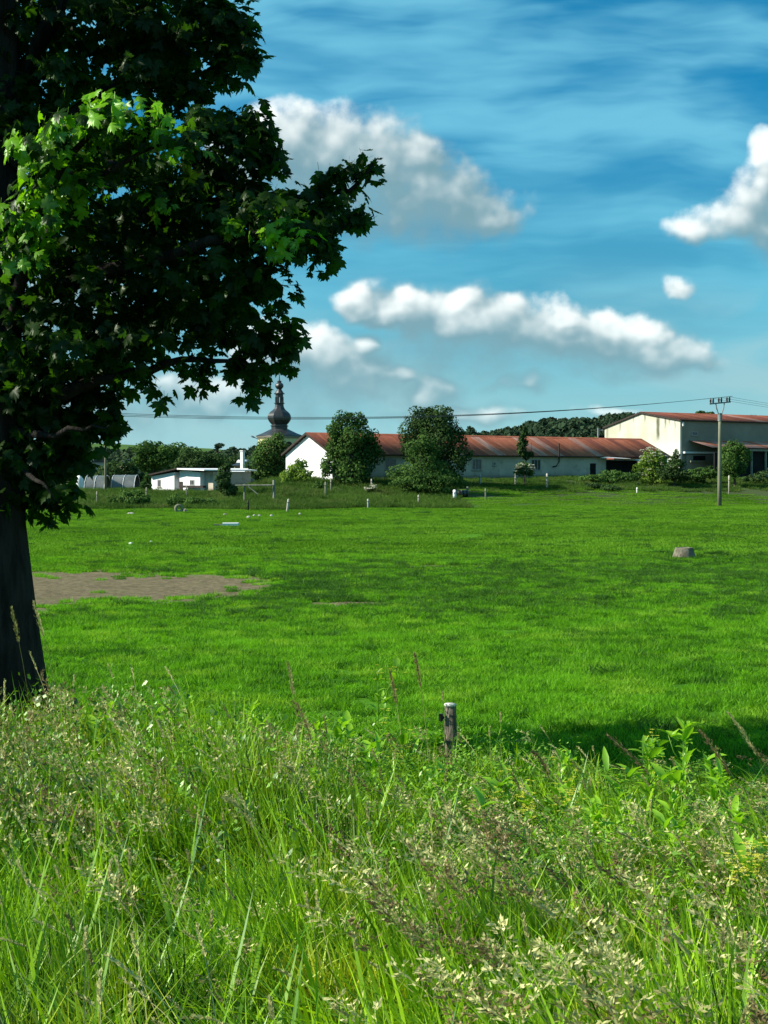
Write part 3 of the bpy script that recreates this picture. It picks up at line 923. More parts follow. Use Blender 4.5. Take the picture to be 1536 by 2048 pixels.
def far_tree(name, label, cat, lobes_px, d, mat, n=3500, leaf=0.34, seed=1, trunk=None, group=None, depth=1.0, sub=10, subr=0.42, base_py=None, trunk_r=0.18, flowers=0, core=0.2):
    """lobes in photo pixels at distance d, turned into a solid crown with true depth"""
    cx = sum(l[0] for l in lobes_px) / len(lobes_px)
    if trunk is not None:
        cx = trunk
    base = P(cx, 955, d)
    gz = tz(base.x, d)
    root = thing(name, label, cat, (base.x, d, gz), 0, group)
    k = d / F
    rr = random.Random(seed)
    L = []
    for (x, y, rx, ry) in lobes_px:
        q = P(x, y, d)
        L.append((q.x - base.x, rr.uniform(-0.35, 0.35) * rx * k, q.z - gz, rx * k, rx * k * depth, ry * k))
    link('crown', crown_mesh('crown', L, n, leaf, seed, sub, subr, core=core), mat, root)
    top = max(l[2] for l in L)
    tb = MB()
    tb.tube([(0, 0, -0.1), (0.03, 0, top * 0.35), (-0.04, 0.05, top * 0.7), (0, 0, top * 0.95)], [trunk_r, trunk_r * 0.8, trunk_r * 0.55, trunk_r * 0.2], 8)
    for i in range(5):
        a = i * 1.3 + seed; lo = L[i % len(L)]
        tb.tube([(0, 0, top * (0.3 + 0.1 * i)), (lo[0] * 0.5 + math.cos(a) * 0.3, math.sin(a) * 0.4, top * (0.42 + 0.09 * i)), (lo[0] * 0.8 + math.cos(a) * lo[3] * 0.5, math.sin(a) * lo[3] * 0.5, lo[2])], [trunk_r * 0.4, trunk_r * 0.25, 0.03], 6)
    tb.build('trunk', M['bark2'], root)
    if flowers:
        r = np.random.default_rng(seed + 5)
        V = []; Fs = []
        for i in range(flowers):
            lo = L[r.integers(len(L))]
            v = r.normal(0, 1, 3); v[1] = -abs(v[1]); v[2] = abs(v[2]) * 0.8; v /= np.linalg.norm(v)
            c = np.array(lo[:3]) + v * np.array(lo[3:]) * 1.05
            for j in range(7):
                p_ = c + r.normal(0, 0.09, 3) * np.array([1.4, 1.4, 0.5])
                s = 0.09; b = len(V)
                a = r.uniform(0, 6.28)
                V += [p_ + s * np.array([math.cos(a + q * 1.5708), math.sin(a + q * 1.5708), 0.3 * math.cos(q * 3.14)]) for q in range(4)]
                Fs.append((b, b + 1, b + 2, b + 3))
        link('blossom', mesh_np('blossom', np.array(V), np.array(Fs)), M['cream_flower'], root)
    return root


# ------------------------------------------------------------------ buildings
ANG = R(32.6)


def wall_frame(px, d, z=None):
    q = P(px, 955, d)
    return (q.x, d, tz(q.x, d) if z is None else z)


def window(root, x0, x1, z0, z1, y=0.0, axis='x', mull=2, frame='frame'):
    """window in a wall that runs along local x, facing -y; frame proud, glass recessed"""
    b = MB(); t = 0.07
    b.box((x0, y - 0.04, z0), (x0 + t, y - 0.001, z1)); b.box((x1 - t, y - 0.04, z0), (x1, y - 0.001, z1))
    b.box((x0 + t, y - 0.04, z0), (x1 - t, y - 0.001, z0 + t)); b.box((x0 + t, y - 0.04, z1 - t), (x1 - t, y - 0.001, z1))
    for i in range(1, mull):
        xm = x0 + (x1 - x0) * i / mull
        b.box((xm - 0.025, y - 0.038, z0 + t), (xm + 0.025, y - 0.003, z1 - t))
    w = b.build('window', M[frame], root)
    g = MB(); g.box((x0 + t, y - 0.02, z0 + t), (x1 - t, y - 0.002, z1 - t))
    g.build('pane', M['glass'], w)
    s = MB(); s.box((x0 - 0.08, y - 0.10, z0 - 0.07), (x1 + 0.08, y - 0.001, z0 - 0.003)); s.build('sill', M['concrete'], w)
    return w


def sheet_mesh(name, w, h, mat, waves=6):
    V = []; Fs = []
    n = waves * 2
    for j in range(2):
        for i in range(n + 1):
            V.append((w * i / n, h * j, 0.03 * (i % 2)))
    for i in range(n):
        Fs.append((i, i + 1, n + 1 + i + 1, n + 1 + i))
    # down-turned front edge gives the sheet its thickness
    b = len(V)
    for i in range(n + 1):
        V.append((w * i / n, 0, 0.03 * (i % 2) - 0.012))
    for i in range(n):
        Fs.append((b + i, b + i + 1, i + 1, i))
    me = mesh_np(name, np.array(V), np.array(Fs)); me.materials.append(mat)
    return me


def gable_barn(root, L, W, eave_f, eave_b, ridge, wall_f, wall_g, over=0.35, cols=30, rows=2, tones=(0, 1, 2), pale=0.04, seed=3, ridge_at=0.5, back=True):
    """walls with local x along the length, y across; front at y=0"""
    ry = W * ridge_at
    b = MB(); t = 0.3
    # front and back wall
    b.box((t, 0, -0.5), (L - t, t, eave_f - 0.02)); b.box((t, W - t, -0.5), (L - t, W, eave_b - 0.02))
    b.build('wall', wall_f, root)
    for x in (0, L - t):
        g = MB()
        g.prism([(x, 0.0, -0.5), (x, W, -0.5), (x, W, eave_b - 0.04), (x, ry, ridge - 0.04), (x, 0.0, eave_f - 0.04)], (t, 0, 0))
        g.build('gable_wall', wall_g, root)
    # roof deck
    r = MB()
    sf = (ridge - eave_f) / ry; sb = (ridge - eave_b) / (W - ry)
    x0, x1 = -over, L + over
    th = 0.10
    yf = -over; zf = eave_f - sf * over; yb = W + over; zb = eave_b - sb * over
    r.prism([(x0, yf, zf), (x0, ry, ridge), (x0, yb, zb), (x0, yb, zb + th), (x0, ry, ridge + th), (x0, yf, zf + th)], (x1 - x0, 0, 0))
    r.build('roof', M['darkwood'], root)
    # front slope sheets
    rr = random.Random(seed)
    sl = math.hypot(ry - yf, ridge - zf); ang = math.atan2(ridge - zf, ry - yf)
    w = (x1 - x0) / cols; h = sl / rows
    meshes = [sheet_mesh('roof_sheet', w * 0.992, h + 0.10, m) for m in RUST]
    for j in range(rows):
        for i in range(cols):
            if rr.random() < pale:
                k = 4
            elif rr.random() < 0.10:
                k = 3
            else:
                k = tones[rr.randrange(len(tones))]
            o = link('roof_sheet', meshes[k], None, root)
            s0 = j * h - (0.06 if j == 0 else 0.0)
            lift = th + 0.012 + 0.016 * (rows - j) * 0 + 0.02 * j
            o.location = (x0 + i * w, yf + s0 * math.cos(ang) - lift * math.sin(ang), zf + s0 * math.sin(ang) + lift * math.cos(ang) + 0.012)
            o.rotation_euler = (ang + rr.uniform(-0.004, 0.004), 0, 0)
    # back slope, out of sight: one joined part
    bk = MB()
    bk.prism([(x0, ry + 0.02, ridge + th + 0.02), (x0, yb, zb + th + 0.02), (x0, yb, zb + th + 0.05), (x0, ry + 0.02, ridge + th + 0.05)], (x1 - x0, 0, 0))
    bk.build('roof_back', RUST[0], root)
    c = MB()
    c.prism([(x0, ry - 0.22, ridge + th + 0.02 - 0.22 * sf + 0.05), (x0, ry, ridge + th + 0.10), (x0, ry + 0.22, ridge + th + 0.06 - 0.22 * sb + 0.05), (x0, ry, ridge + th + 0.05)], (x1 - x0, 0, 0))
    c.build('ridge_cap', RUST[1], root)
    # barge boards at both ends
    for x in (x0 - 0.035, x1):
        q = MB()
        q.prism([(x, yf, zf - 0.06), (x, ry, ridge - 0.06), (x, ry, ridge + th + 0.08), (x, yf, zf + th + 0.05)], (0.035, 0, 0))
        q.prism([(x, ry + 0.001, ridge - 0.06), (x, yb, zb - 0.06), (x, yb, zb + th + 0.05), (x, ry + 0.001, ridge + th + 0.08)], (0.035, 0, 0))
        q.build('barge_board', M['darkwood'], root)
    gq = MB(); gq.tube([(x0, yf - 0.09, zf + 0.02), (x1, yf - 0.09, zf + 0.02)], 0.07, 8); gq.build('gutter', M['darkwood'], root)


def build_long_barn():
    A = P(665, 955, 147)
    z0 = 2.42
    root = thing('barn', 'long low barn with rust red metal roof and bright white gable end', 'barn', (A.x, 147, z0), ANG)
    gable_barn(root, 45.0, 9.6, 5.02 - z0, 5.05 - z0, 7.02 - z0, M['grey_wall'], M['white_wall'], cols=40, rows=1, seed=5, pale=0.0)
    def at(px):      # local x of a point on the front wall seen at photo column px
        u = (px - 768) / F
        return (u * 147 - A.x) / (math.cos(ANG) - u * math.sin(ANG))
    for a, b in ((770, 792), (944, 963), (1062, 1081)):
        window(root, at(a), at(b), 0.95, 2.15, mull=3)
    window(root, at(985), at(991.5), 1.45, 1.85, mull=1)
    d = MB(); d.box((at(1180), -0.05, 0.0), (at(1191), -0.001, 1.75)); dr = d.build('door', M['black'], root)
    p = MB(); x = at(1112)
    p.tube([(x - 0.5, -0.05, 1.35), (x - 0.35, -0.45, 1.4), (x, -0.50, 1.9), (x, -0.50, 3.9)], 0.08, 8)
    p.build('stove_pipe', M['darkwood'], root)
    # porch with white edge
    xa, xb = at(1196), at(1262)
    q = MB()
    q.prism([(xa, -0.42, 2.36), (xb, -2.2, 2.05), (xb, -2.2, 2.17), (xa, -0.42, 2.48)], (0.0, 0.30, 0.06))
    q.build('porch_edge', M['white_paint'], root)
    q = MB(); q.box((at(1205), -1.9, 2.22), (at(1300), -0.42, 2.30)); q.build('porch_roof', RUST[0], root)
    q = MB(); q.box((at(1256), -1.7, 0.0), (at(1259), -1.55, 2.2)); q.build('porch_post', M['white_paint'], root)
    q = MB(); q.box((at(1212), -0.06, 0.0), (at(1290), -0.001, 2.1)); q.build('dark_opening', M['black'], root)
    lower = MB(); lower.box((0.4, -0.05, -0.4), (at(1178), -0.002, 0.35)); lower.build('plinth', M['dark_wall'], root)


build_long_barn()


def mat_streaked():
    m = bpy.data.materials.new('stained_cream_plaster'); m.use_nodes = True
    m.node_tree.nodes.clear(); t = NT(m.node_tree)
    out = t.node('ShaderNodeOutputMaterial'); b = t.node('ShaderNodeBsdfPrincipled')
    t.l.new(b.outputs[0], out.inputs[0])
    b.inputs['Roughness'].default_value = 0.9; b.inputs['Specular IOR Level'].default_value = 0.1
    oc = t.node('ShaderNodeTexCoord').outputs['Object']
    s = t.sep(oc)
    n = t.noise(oc, 0.35, 5, 0.6)
    col = t.mix(t.ss(n, 0.35, 0.65), (0.54, 0.54, 0.46), (0.46, 0.45, 0.34))
    # lower courses are whiter
    col = t.mix(t.ss(s[2], 5.2, 3.4), col, (0.60, 0.60, 0.54))
    jig = t.m('MULTIPLY', t.m('SUBTRACT', t.noise(oc, 1.2, 4), 0.5), 0.35)
    yy = t.m('ADD', s[1], jig)
    for (y0, w, z1, z2, k) in ((3.9, 0.26, 4.4, 7.1, 1.0), (2.6, 0.14, 5.9, 7.4, 0.8), (1.9, 0.12, 6.3, 7.4, 0.7), (6.3, 0.13, 6.8, 8.6, 0.8), (7.4, 0.08, 7.0, 8.4, 0.5), (8.4, 0.12, 6.7, 7.8, 0.6), (10.9, 0.16, 5.6, 7.2, 0.5), (13.4, 0.2, 4.6, 6.4, 0.5), (0.9, 0.10, 5.5, 7.4, 0.5)):
        a = t.ss(t.m('ABSOLUTE', t.m('SUBTRACT', yy, y0)), 0.0, w * 2.0, 1.0, 0.0)
        zz = t.m('MULTIPLY', t.ss(s[2], z1, z1 + 1.2), t.ss(s[2], z2 + 1.0, z2 + 0.2))
        f = t.m('MULTIPLY', t.m('MULTIPLY', a, zz), k)
        col = t.mix(f, col, (0.10, 0.10, 0.06))
    st = t.noise(t.vm('MULTIPLY', oc, (1, 2.5, 0.16)), 1.5, 5, 0.6)
    col = t.mix(t.m('MULTIPLY', t.ss(st, 0.55, 0.8, 0, 0.55), t.ss(s[2], 3.5, 7.0)), col, (0.35, 0.34, 0.20))
    t.l.new(col, b.inputs['Base Color'])
    return m


def build_big_barn():
    dA = 181.0
    A = P(1360, 955, dA)
    z0 = 2.45
    root = thing('barn', 'tall barn with stained cream gable and dark red roof beyond the power pole', 'barn', (A.x, dA, z0), ANG)
    k = 1.065
    ef = 2.6 + 6.55 * k - z0; eb = 2.6 + 6.05 * k - z0; rg = 2.6 + 7.62 * k - z0
    gable_barn(root, 40, 13.9, ef, eb, rg, M['dark_wall'], mat_streaked(), cols=26, rows=1, tones=(2, 2, 2, 0), pale=0.0, seed=8, over=0.18)
    def at(px, y=0.0):
        u = (px - 768) / F
        ox = A.x - y * math.sin(ANG); oy = dA + y * math.cos(ANG)
        return (u * oy - ox) / (math.cos(ANG) - u * math.sin(ANG))
    def zz(py, d):
        return P(768, py, d).z - z0
    window(root, at(1383), at(1395), zz(872, 184), zz(864, 184), mull=2)
    # lean-to and its white beams
    xa = at(1364); xb = at(1436)
    q = MB(); q.box((xa, -0.5, zz(907.5, 184)), (xb, -0.02, zz(904.0, 184))); q.build('white_beam', M['white_paint'], root)
    q = MB(); q.box((xa + 0.8, -0.7, zz(925, 184)), (xb, -0.5, zz(921.5, 184))); q.build('grey_rail', M['pole'], root)
    q = MB(); q.box((xa + 0.5, -0.35, -0.4), (xb, -0.02, zz(910, 184))); q.build('low_annex', M['dark_wall'], root)
    q = MB(); q.box((xa + 1.5, -0.42, zz(921, 184)), (xa + 3.5, -0.352, zz(912, 184))); q.build('dark_opening', M['black'], root)
    xc = at(1420); xd = 40
    # shed roof sloping to the front
    q = MB(); q.prism([(xc, -0.02, zz(882.5, 184)), (xc, -4.0, zz(896.5, 181)), (xc, -4.0, zz(898, 181)), (xc, -0.02, zz(884.5, 184))], (xd - xc, 0, 0)); q.build('shed_roof', M['darkwood'], root)
    sm = [sheet_mesh('shed_sheet', 1.3, 4.3, m) for m in (RUST[3], RUST[1], RUST[3])]
    zl = zz(896.5, 181); zh = zz(882.5, 184); a = math.atan2(zh - zl, 3.98)
    i = 0; x = at(1424, -4)
    while x < 39:
        o = link('shed_sheet', sm[i % 3], None, root); o.location = (x, -4.12, zl + 0.03); o.rotation_euler = (a, 0, 0)
        x += 1.32; i += 1
    q = MB(); q.box((at(1490, -4), -4.05, zz(902, 181)), (40, -3.97, zz(898.2, 181))); q.build('fascia', M['concrete'], root)
    q = MB(); q.box((at(1428, -3.5), -3.6, 0), (40, -3.4, zz(905, 181))); q.build('low_annex', M['black'], root)
    for x in (at(1504, -4), at(1532, -4)):
        q = MB(); q.box((x, -3.9, -0.2), (x + 0.2, -3.7, zz(902, 181))); q.build('post', M['wood_grey'], root)
    q = MB(); q.tube([(0.35, -0.06, ef - 0.25), (0.35, -0.14, ef - 0.25), (0.35, -0.14, ef - 0.7)], 0.13, 8); q.build('wall_lamp', M['white_paint'], root)


build_big_barn()


def build_church():
    d = 330.0
    k = d / F
    C = P(559, 955, d)
    z0 = tz(C.x, d)
    root = thing('church_tower', 'yellow church tower with dark onion dome and open lantern behind the trees', 'church tower', (C.x, d, z0), R(32.6 + 10))
    def h(py):
        return CAMZ + (955 - py) * k - z0
    hw = 3.35
    b = MB(); b.box((-hw, -hw, -1), (hw, hw, h(873.5))); b.build('wall', M['tower_wall'], root)
    c = MB()
    for i, (e, y0, y1) in enumerate(((0.18, 877, 874.8), (0.34, 874.7, 872.6))):
        c.box((-hw - e, -hw - e, h(y0)), (hw + e, hw + e, h(y1)))
    c.build('cornice', M['concrete'], root)
    # flared skirt roof: square eaves blending into the octagon
    prof = [(1.00, 872.5), (0.99, 871.5), (0.80, 866.5), (0.62, 861.5), (0.505, 858.5)]
    V = []; n = 8; Fs = []
    for (f, py) in prof:
        sq = (f - 0.505) / 0.495
        for i in range(8):
            a = i * math.pi / 4 + math.pi / 4
            ca, sa = math.cos(a), math.sin(a)
            rs = (hw + 0.45) * f / max(abs(ca), abs(sa)); ro = (hw + 0.45) * f * 1.04
            r_ = rs * sq + ro * (1 - sq)
            V.append((r_ * ca, r_ * sa, h(py)))
    for j in range(len(prof) - 1):
        for i in range(8):
            Fs.append((j * 8 + i, j * 8 + (i + 1) % 8, (j + 1) * 8 + (i + 1) % 8, (j + 1) * 8 + i))
    link('skirt_roof', mesh_np('skirt_roof', np.array(V), np.array(Fs)), M['slate'], root)
    def pr(lst):
        return [(w / 2 * k * 1.04, h(y)) for (w, y) in lst]
    o = MB()
    o.lathe(pr([(32.5, 859), (32.5, 853), (36, 852.6), (36, 851.4), (31.5, 851), (31.5, 849), (38, 845.5), (44, 841), (47, 836.5), (46.5, 832), (43, 828), (37, 824.5), (29, 821.5), (23, 818.5), (19, 815), (17.3, 811), (17.3, 807.6)]), 8, rot=R(22.5))
    o.build('onion_dome', M['slate'], root)
    g = MB(); g.lathe(pr([(21, 807.6), (21.5, 806.2), (17, 806)]), 8, rot=R(22.5)); g.build('lantern_ledge', M['slate'], root); g = MB(); g.lathe(pr([(15.5, 794.6), (15.5, 789), (21, 788.6), (21.5, 787.0), (17, 786.6)]), 8, rot=R(22.5)); g.build('lantern_ledge', M['slate'], root)
    for i in range(8):
        a = R(22.5 + 45 * i); rr_ = 7.4 * k
        q = MB(); q.tube([(rr_ * math.cos(a), rr_ * math.sin(a), h(806.1)), (rr_ * math.cos(a), rr_ * math.sin(a), h(794.5))], 0.17, 6); q.build('lantern_column', M['slate'], root)
    f = MB(); f.lathe(pr([(17, 786.7), (12, 782), (8, 778.8), (11, 777.5), (15.5, 774.5), (16.3, 771.5), (14.5, 768.4), (9, 766), (6, 765.2), (9, 764), (9, 763), (3.5, 761.5), (2, 757), (1.0, 745), (0.9, 736)]), 10); f.build('finial', M['slate'], root)
    # shade-side blind window
    w = MB()
    w.prism([(-1.0, -hw - 0.04, h(905)), (1.0, -hw - 0.04, h(905)), (1.0, -hw - 0.04, h(889)), (0.6, -hw - 0.04, h(885)), (0, -hw - 0.04, h(883.5)), (-0.6, -hw - 0.04, h(885)), (-1.0, -hw - 0.04, h(889))], (0, 0.038, 0)); w.build('louvre_window', M['darkwood'], root)


build_church()


def build_bungalow():
    d = 150.0; k = d / F
    A = P(303, 955, d); z0 = tz(A.x, d) - 0.1
    root = thing('bungalow', 'small white flat roofed house with two dark windows left of the church', 'house', (A.x, d, z0), R(-42))
    X = lambda px: (px - 303) * k * 1.30
    Z = lambda py: P(303, py, d).z - z0
    q = MB(); q.prism([(0, 0, -0.5), (X(357), 0, -0.5), (X(357), 0, Z(944.5)), (0, 0, Z(952.5))], (0, 6, 0)); q.build('wall', M['white_wall'], root)
    q = MB(); q.prism([(X(357.2), 0.9, -0.5), (X(430), 0.9, -0.5), (X(430), 0.9, Z(943.5)), (X(357.2), 0.9, Z(943.5))], (0, 5, 0)); q.build('wall', M['grey_wall'], root)  # recessed part of the white house; its shade is painted in as grey
    q = MB(); q.prism([(X(364), 0.3, -0.5), (X(411), 0.3, -0.5), (X(411), 0.3, Z(945)), (X(372), 0.3, Z(941)), (X(364), 0.3, Z(942))], (0, 0.58, 0)); q.build('wall', M['white_wall'], root)
    window(root, X(317.5), X(325.5), Z(974), Z(959), y=0.0, mull=2)
    window(root, X(388), X(398), Z(970.5), Z(959.5), y=0.3, mull=2)
    q = MB(); q.box((X(364.5), 0.25, -0.3), (X(371.5), 0.298, Z(963))); q.build('door', M['darkwood'], root)
    q = MB(); q.prism([(X(300), -0.5, Z(951.6)), (X(372), -0.5, Z(938.6)), (X(372), -0.5, Z(936.4)), (X(300), -0.5, Z(949.2))], (0, 7, 0)); q.build('roof', M['darkwood'], root)
    q = MB(); q.prism([(X(372.1), -0.5, Z(939.4)), (X(434), -0.5, Z(942.0)), (X(434), -0.5, Z(939.6)), (X(372.1), -0.5, Z(936.6))], (0, 7, 0)); q.build('roof', M['white_paint'], root)
    q = MB(); q.box((X(380), -0.3, Z(975)), (X(428), 0.1, Z(970.5))); q.build('bench', M['darkwood'], root)
    # low white annex behind the small conical tree
    d2 = 158.0
    B = P(428, 955, d2); z1 = tz(B.x, d2)
    r2 = thing('shed', 'low shed with pale sloping roof right of the white house', 'shed', (B.x, d2, z1), 0)
    k2 = d2 / F
    Z2 = lambda py: P(303, py, d2).z - z1
    q = MB(); q.box((0.02, 0, -0.4), (58 * k2, 5, Z2(947.5))); q.build('wall', M['dark_wall'], r2)
    q = MB(); q.prism([(-0.2, -0.3, Z2(947)), (60 * k2, -0.3, Z2(947)), (60 * k2, -0.3, Z2(944.5)), (-0.2, -0.3, Z2(944.5))], (0, 5.6, 0.45)); q.build('roof', M['white_paint'], r2)
    # house behind with a tall white chimney
    d3 = 185.0; k3 = d3 / F
    Cc = P(458, 955, d3); z3 = tz(Cc.x, d3)
    r3 = thing('house', 'dark roofed house with tall white chimney beside the round tree', 'house', (Cc.x, d3, z3), R(-35))
    Z3 = lambda py: P(303, py, d3).z - z3
    X3 = lambda px: (px - 458) * k3 * 1.2
    q = MB(); q.box((X3(452), 1.5, -0.5), (X3(500), 7, Z3(930))); q.build('wall', M['dark_wall'], r3)
    q = MB(); q.prism([(X3(450), 1.0, Z3(931)), (X3(450), 4.2, Z3(917)), (X3(450), 7.5, Z3(931))], (X3(502) - X3(450), 0, 0)); q.build('roof', M['slate'], r3)
    ch = MB(); ch.box((X3(478), 0.4, 0), (X3(483.5), 0.8, Z3(903))); ch.box((X3(477.3), 0.33, Z3(902.95)), (X3(484.2), 0.87, Z3(901))); ch.build('chimney', M['white_paint'], r3)
    dm = MB(); dm.prism([(X3(460), 1.2, Z3(925)), (X3(471), 1.2, Z3(925)), (X3(469), 1.2, Z3(921.5)), (X3(465), 1.2, Z3(919)), (X3(462), 1.2, Z3(921.5))], (0, 1.5, 0)); dm.build('dormer', M['white_paint'], r3)
    # polytunnel and white tank at the far left
    d4 = 156.0; k4 = d4 / F
    D4 = P(166, 955, d4); z4 = tz(D4.x, d4)
    for (name, lab, pa, pb, hh, loc_d) in (('polytunnel', 'grey film tunnel behind the foreground maple', 168, 208, 1.7, 156.0), ('polytunnel', 'grey film tunnel between the lamp post and white house', 222, 268, 1.75, 158.5)):
        q0 = P(pa, 955, loc_d); zz = tz(q0.x, loc_d)
        rt = thing(name, lab, 'polytunnel', (q0.x, loc_d, zz), 0, 'film tunnels on the left')
        Lx = (pb - pa) * loc_d / F
        V = []; Fs = []; n = 12; m = 8
        for i in range(m + 1):
            for j in range(n + 1):
                a = math.pi * j / n
                V.append((Lx * i / m, 2.0 - 2.0 * math.cos(a), hh * math.sin(a) * (1 + 0.02 * (i % 2))))
        for i in range(m):
            for j in range(n):
                Fs.append((i * (n + 1) + j, i * (n + 1) + j + 1, (i + 1) * (n + 1) + j + 1, (i + 1) * (n + 1) + j))
        link('film', mesh_np('film', np.array(V), np.array(Fs), True), M['plastic'], rt)
        for xx in (0.0, Lx / 2, Lx):
            hb = MB(); hb.tube([(xx, 2.0 - 2.03 * math.cos(math.pi * j / 10), (hh + 0.04) * math.sin(math.pi * j / 10)) for j in range(11)], 0.03, 6); hb.build('hoop', M['white_paint'], rt)
    qd = P(159, 955, 154.0); zq = tz(qd.x, 154)
    tk = thing('tank', 'white upright tank with domed top left of the lamp post', 'tank', (qd.x, 154.0, zq), 0)
    b = MB(); b.lathe([(0.42, -0.1), (0.45, 0.1), (0.45, 1.15), (0.40, 1.4), (0.25, 1.65), (0.10, 1.74)], 16); b.build('body', M['white_paint'], tk, True)
    b = MB(); b.lathe([(0.12, 1.73), (0.12, 1.85), (0.02, 1.87)], 12); b.build('lid', M['frame'], tk)
    # tiny far houses between trees
    for i, (px, py, lab, c1, c2) in enumerate(((195, 925, 'small far grey house nearest the maple crown', 'frame', 'slate'), (258, 930, 'small far cream house between the far trees', 'concrete', 'slate'))):
        dd = 330.0; q0 = P(px, 955, dd); zb = tz(q0.x, dd)
        hz = P(px, py, dd).z - zb
        rt = thing('house', lab, 'house', (q0.x, dd, zb), R(20 + 15 * i))
        b = MB(); b.box((-1.6, -2.2, -1), (1.6, 2.2, hz)); b.build('wall', M[c1], rt)
        b = MB(); b.prism([(-1.9, -2.5, hz + 0.001), (1.9, -2.5, hz + 0.001), (0, -2.5, hz + 1.3)], (0, 5, 0)); b.build('roof', M[c2], rt)
        window(rt, -0.4, 0.4, hz - 1.4, hz - 0.5, y=-2.2, mull=1)


build_bungalow()

# ------------------------------------------------------------------ middle distance trees and bushes
far_tree('broadleaf_tree', 'dense round green tree in front of the church tower', 'tree',
         [(540, 900, 36, 28), (520, 925, 24, 34), (562, 925, 26, 38), (537, 945, 38, 28), (552, 885, 22, 16)], 163, M['tree_mid'], 9000, 0.25, 21)
far_tree('shrub', 'light green small shrub before the white gable', 'shrub',
         [(592, 938, 22, 16), (578, 952, 18, 16), (606, 952, 20, 18), (600, 924, 12, 10), (572, 965, 14, 14)], 141, M['tree_light'], 2600, 0.20, 22, trunk_r=0.08)
far_tree('broadleaf_tree', 'tall domed green tree covering the right half of the white gable', 'tree',
         [(705, 870, 48, 42), (690, 915, 44, 44), (728, 915, 34, 46), (710, 845, 30, 24), (655, 935, 18, 22), (745, 900, 16, 28), (700, 950, 44, 20), (668, 860, 18, 20)], 143, M['tree_mid'], 13000, 0.24, 23, trunk_r=0.28)
far_tree('dark_tree', 'tallest dark tree before the long red roof', 'tree',
         [(868, 850, 60, 40), (848, 838, 36, 28), (888, 880, 54, 48), (840, 890, 46, 50), (905, 925, 34, 44), (880, 825, 34, 18), (925, 915, 18, 26), (880, 945, 40, 26)], 145, M['tree_dark'], 15000, 0.24, 24, trunk_r=0.3)
far_tree('conical_bush', 'broad mid green bush at the foot of the tallest dark tree', 'bush',
         [(850, 885, 24, 28), (846, 912, 42, 30), (844, 940, 56, 26), (856, 962, 64, 18), (826, 966, 42, 16), (893, 958, 40, 20)], 138, M['tree_mid'], 9500, 0.22, 25, trunk_r=0.15)
far_tree('slender_tree', 'slender tree rising in front of the red roof', 'tree',
         [(1046, 878, 9, 16), (1043, 900, 10, 14), (1050, 862, 6, 9), (1053, 912, 8, 9), (1062, 908, 6, 6)], 151, M['tree_dark'], 1200, 0.26, 26, trunk_r=0.09, sub=7)
far_tree('elder_bush', 'small elder bush with pale flowers below the slender tree', 'bush',
         [(1048, 936, 16, 12), (1040, 942, 12, 10), (1058, 944, 12, 9)], 148, M['tree_mid'], 900, 0.24, 27, trunk_r=0.06, flowers=34)
far_tree('elder_bush', 'elder bush with cream flowers at the right end of the long barn', 'bush',
         [(1300, 915, 22, 20), (1290, 935, 20, 24), (1318, 930, 24, 26), (1305, 950, 30, 16)], 156, M['tree_light'], 4200, 0.21, 28, trunk_r=0.1, flowers=46)
far_tree('conical_bush', 'dark pointed bush between the elder and the power pole', 'bush',
         [(1352, 912, 9, 14), (1350, 932, 20, 20), (1356, 950, 30, 16), (1335, 945, 18, 18)], 154, M['tree_dark'], 4200, 0.20, 29, trunk_r=0.1)
far_tree('broadleaf_tree', 'bushy tree just right of the power pole', 'tree',
         [(1466, 898, 24, 18), (1460, 920, 24, 24), (1478, 925, 22, 26), (1455, 940, 20, 14), (1488, 905, 12, 14)], 156, M['tree_mid'], 5200, 0.21, 30, trunk_r=0.14)
far_tree('shrub', 'dark narrow shrub at the corner of the white house', 'shrub',
         [(452, 945, 14, 18), (448, 965, 18, 18), (458, 980, 20, 16), (455, 932, 7, 9)], 134, M['tree_dark'], 2800, 0.19, 31, trunk_r=0.09)
far_tree('bush', 'low rounded bush on the bank left of the white house', 'bush',
         [(262, 998, 30, 16), (285, 1003, 22, 14), (238, 1004, 22, 13), (272, 988, 18, 10)], 121, M['tree_mid'], 1900, 0.22, 32, trunk_r=0.06)
far_tree('bush', 'wide low bush on the bank left of the wooden frame', 'bush',
         [(380, 1004, 24, 12), (415, 1008, 26, 10), (350, 1002, 20, 10)], 121, M['tree_mid'], 1300, 0.20, 33, trunk_r=0.05)
far_tree('sapling', 'young sapling at the left corner of the white house', 'sapling',
         [(293, 958, 8, 12), (296, 972, 10, 12), (288, 968, 8, 12)], 147, M['tree_mid'], 500, 0.22, 34, trunk_r=0.04)
far_tree('bush', 'round bush on the bank below the white gable', 'bush',
         [(638, 970, 10, 8), (634, 975, 9, 7)], 137, M['tree_mid'], 450, 0.2, 35, trunk_r=0.04)
far_tree('bush', 'low weedy bush in front of the barn porch', 'bush',
         [(1210, 955, 34, 9), (1250, 952, 30, 9), (1180, 957, 26, 7), (1225, 948, 20, 7)], 154, M['tree_mid'], 2200, 0.24, 36, trunk_r=0.05)
far_tree('bush', 'dark green bush between the porch and the elder', 'bush',
         [(1190, 972, 22, 8), (1215, 976, 26, 7)], 148, M['tree_dark'], 900, 0.22, 37, trunk_r=0.05)
far_tree('bush', 'low bush behind the power pole foot', 'bush',
         [(1400, 948, 26, 14), (1425, 945, 20, 16), (1380, 952, 20, 12)], 158, M['tree_mid'], 1500, 0.26, 38, trunk_r=0.05)
far_tree('bush', 'dark bush at the right edge under the shed roof', 'bush',
         [(1520, 955, 30, 10), (1545, 950, 24, 12), (1495, 958, 16, 7)], 160, M['tree_dark'], 900, 0.26, 39, trunk_r=0.05)
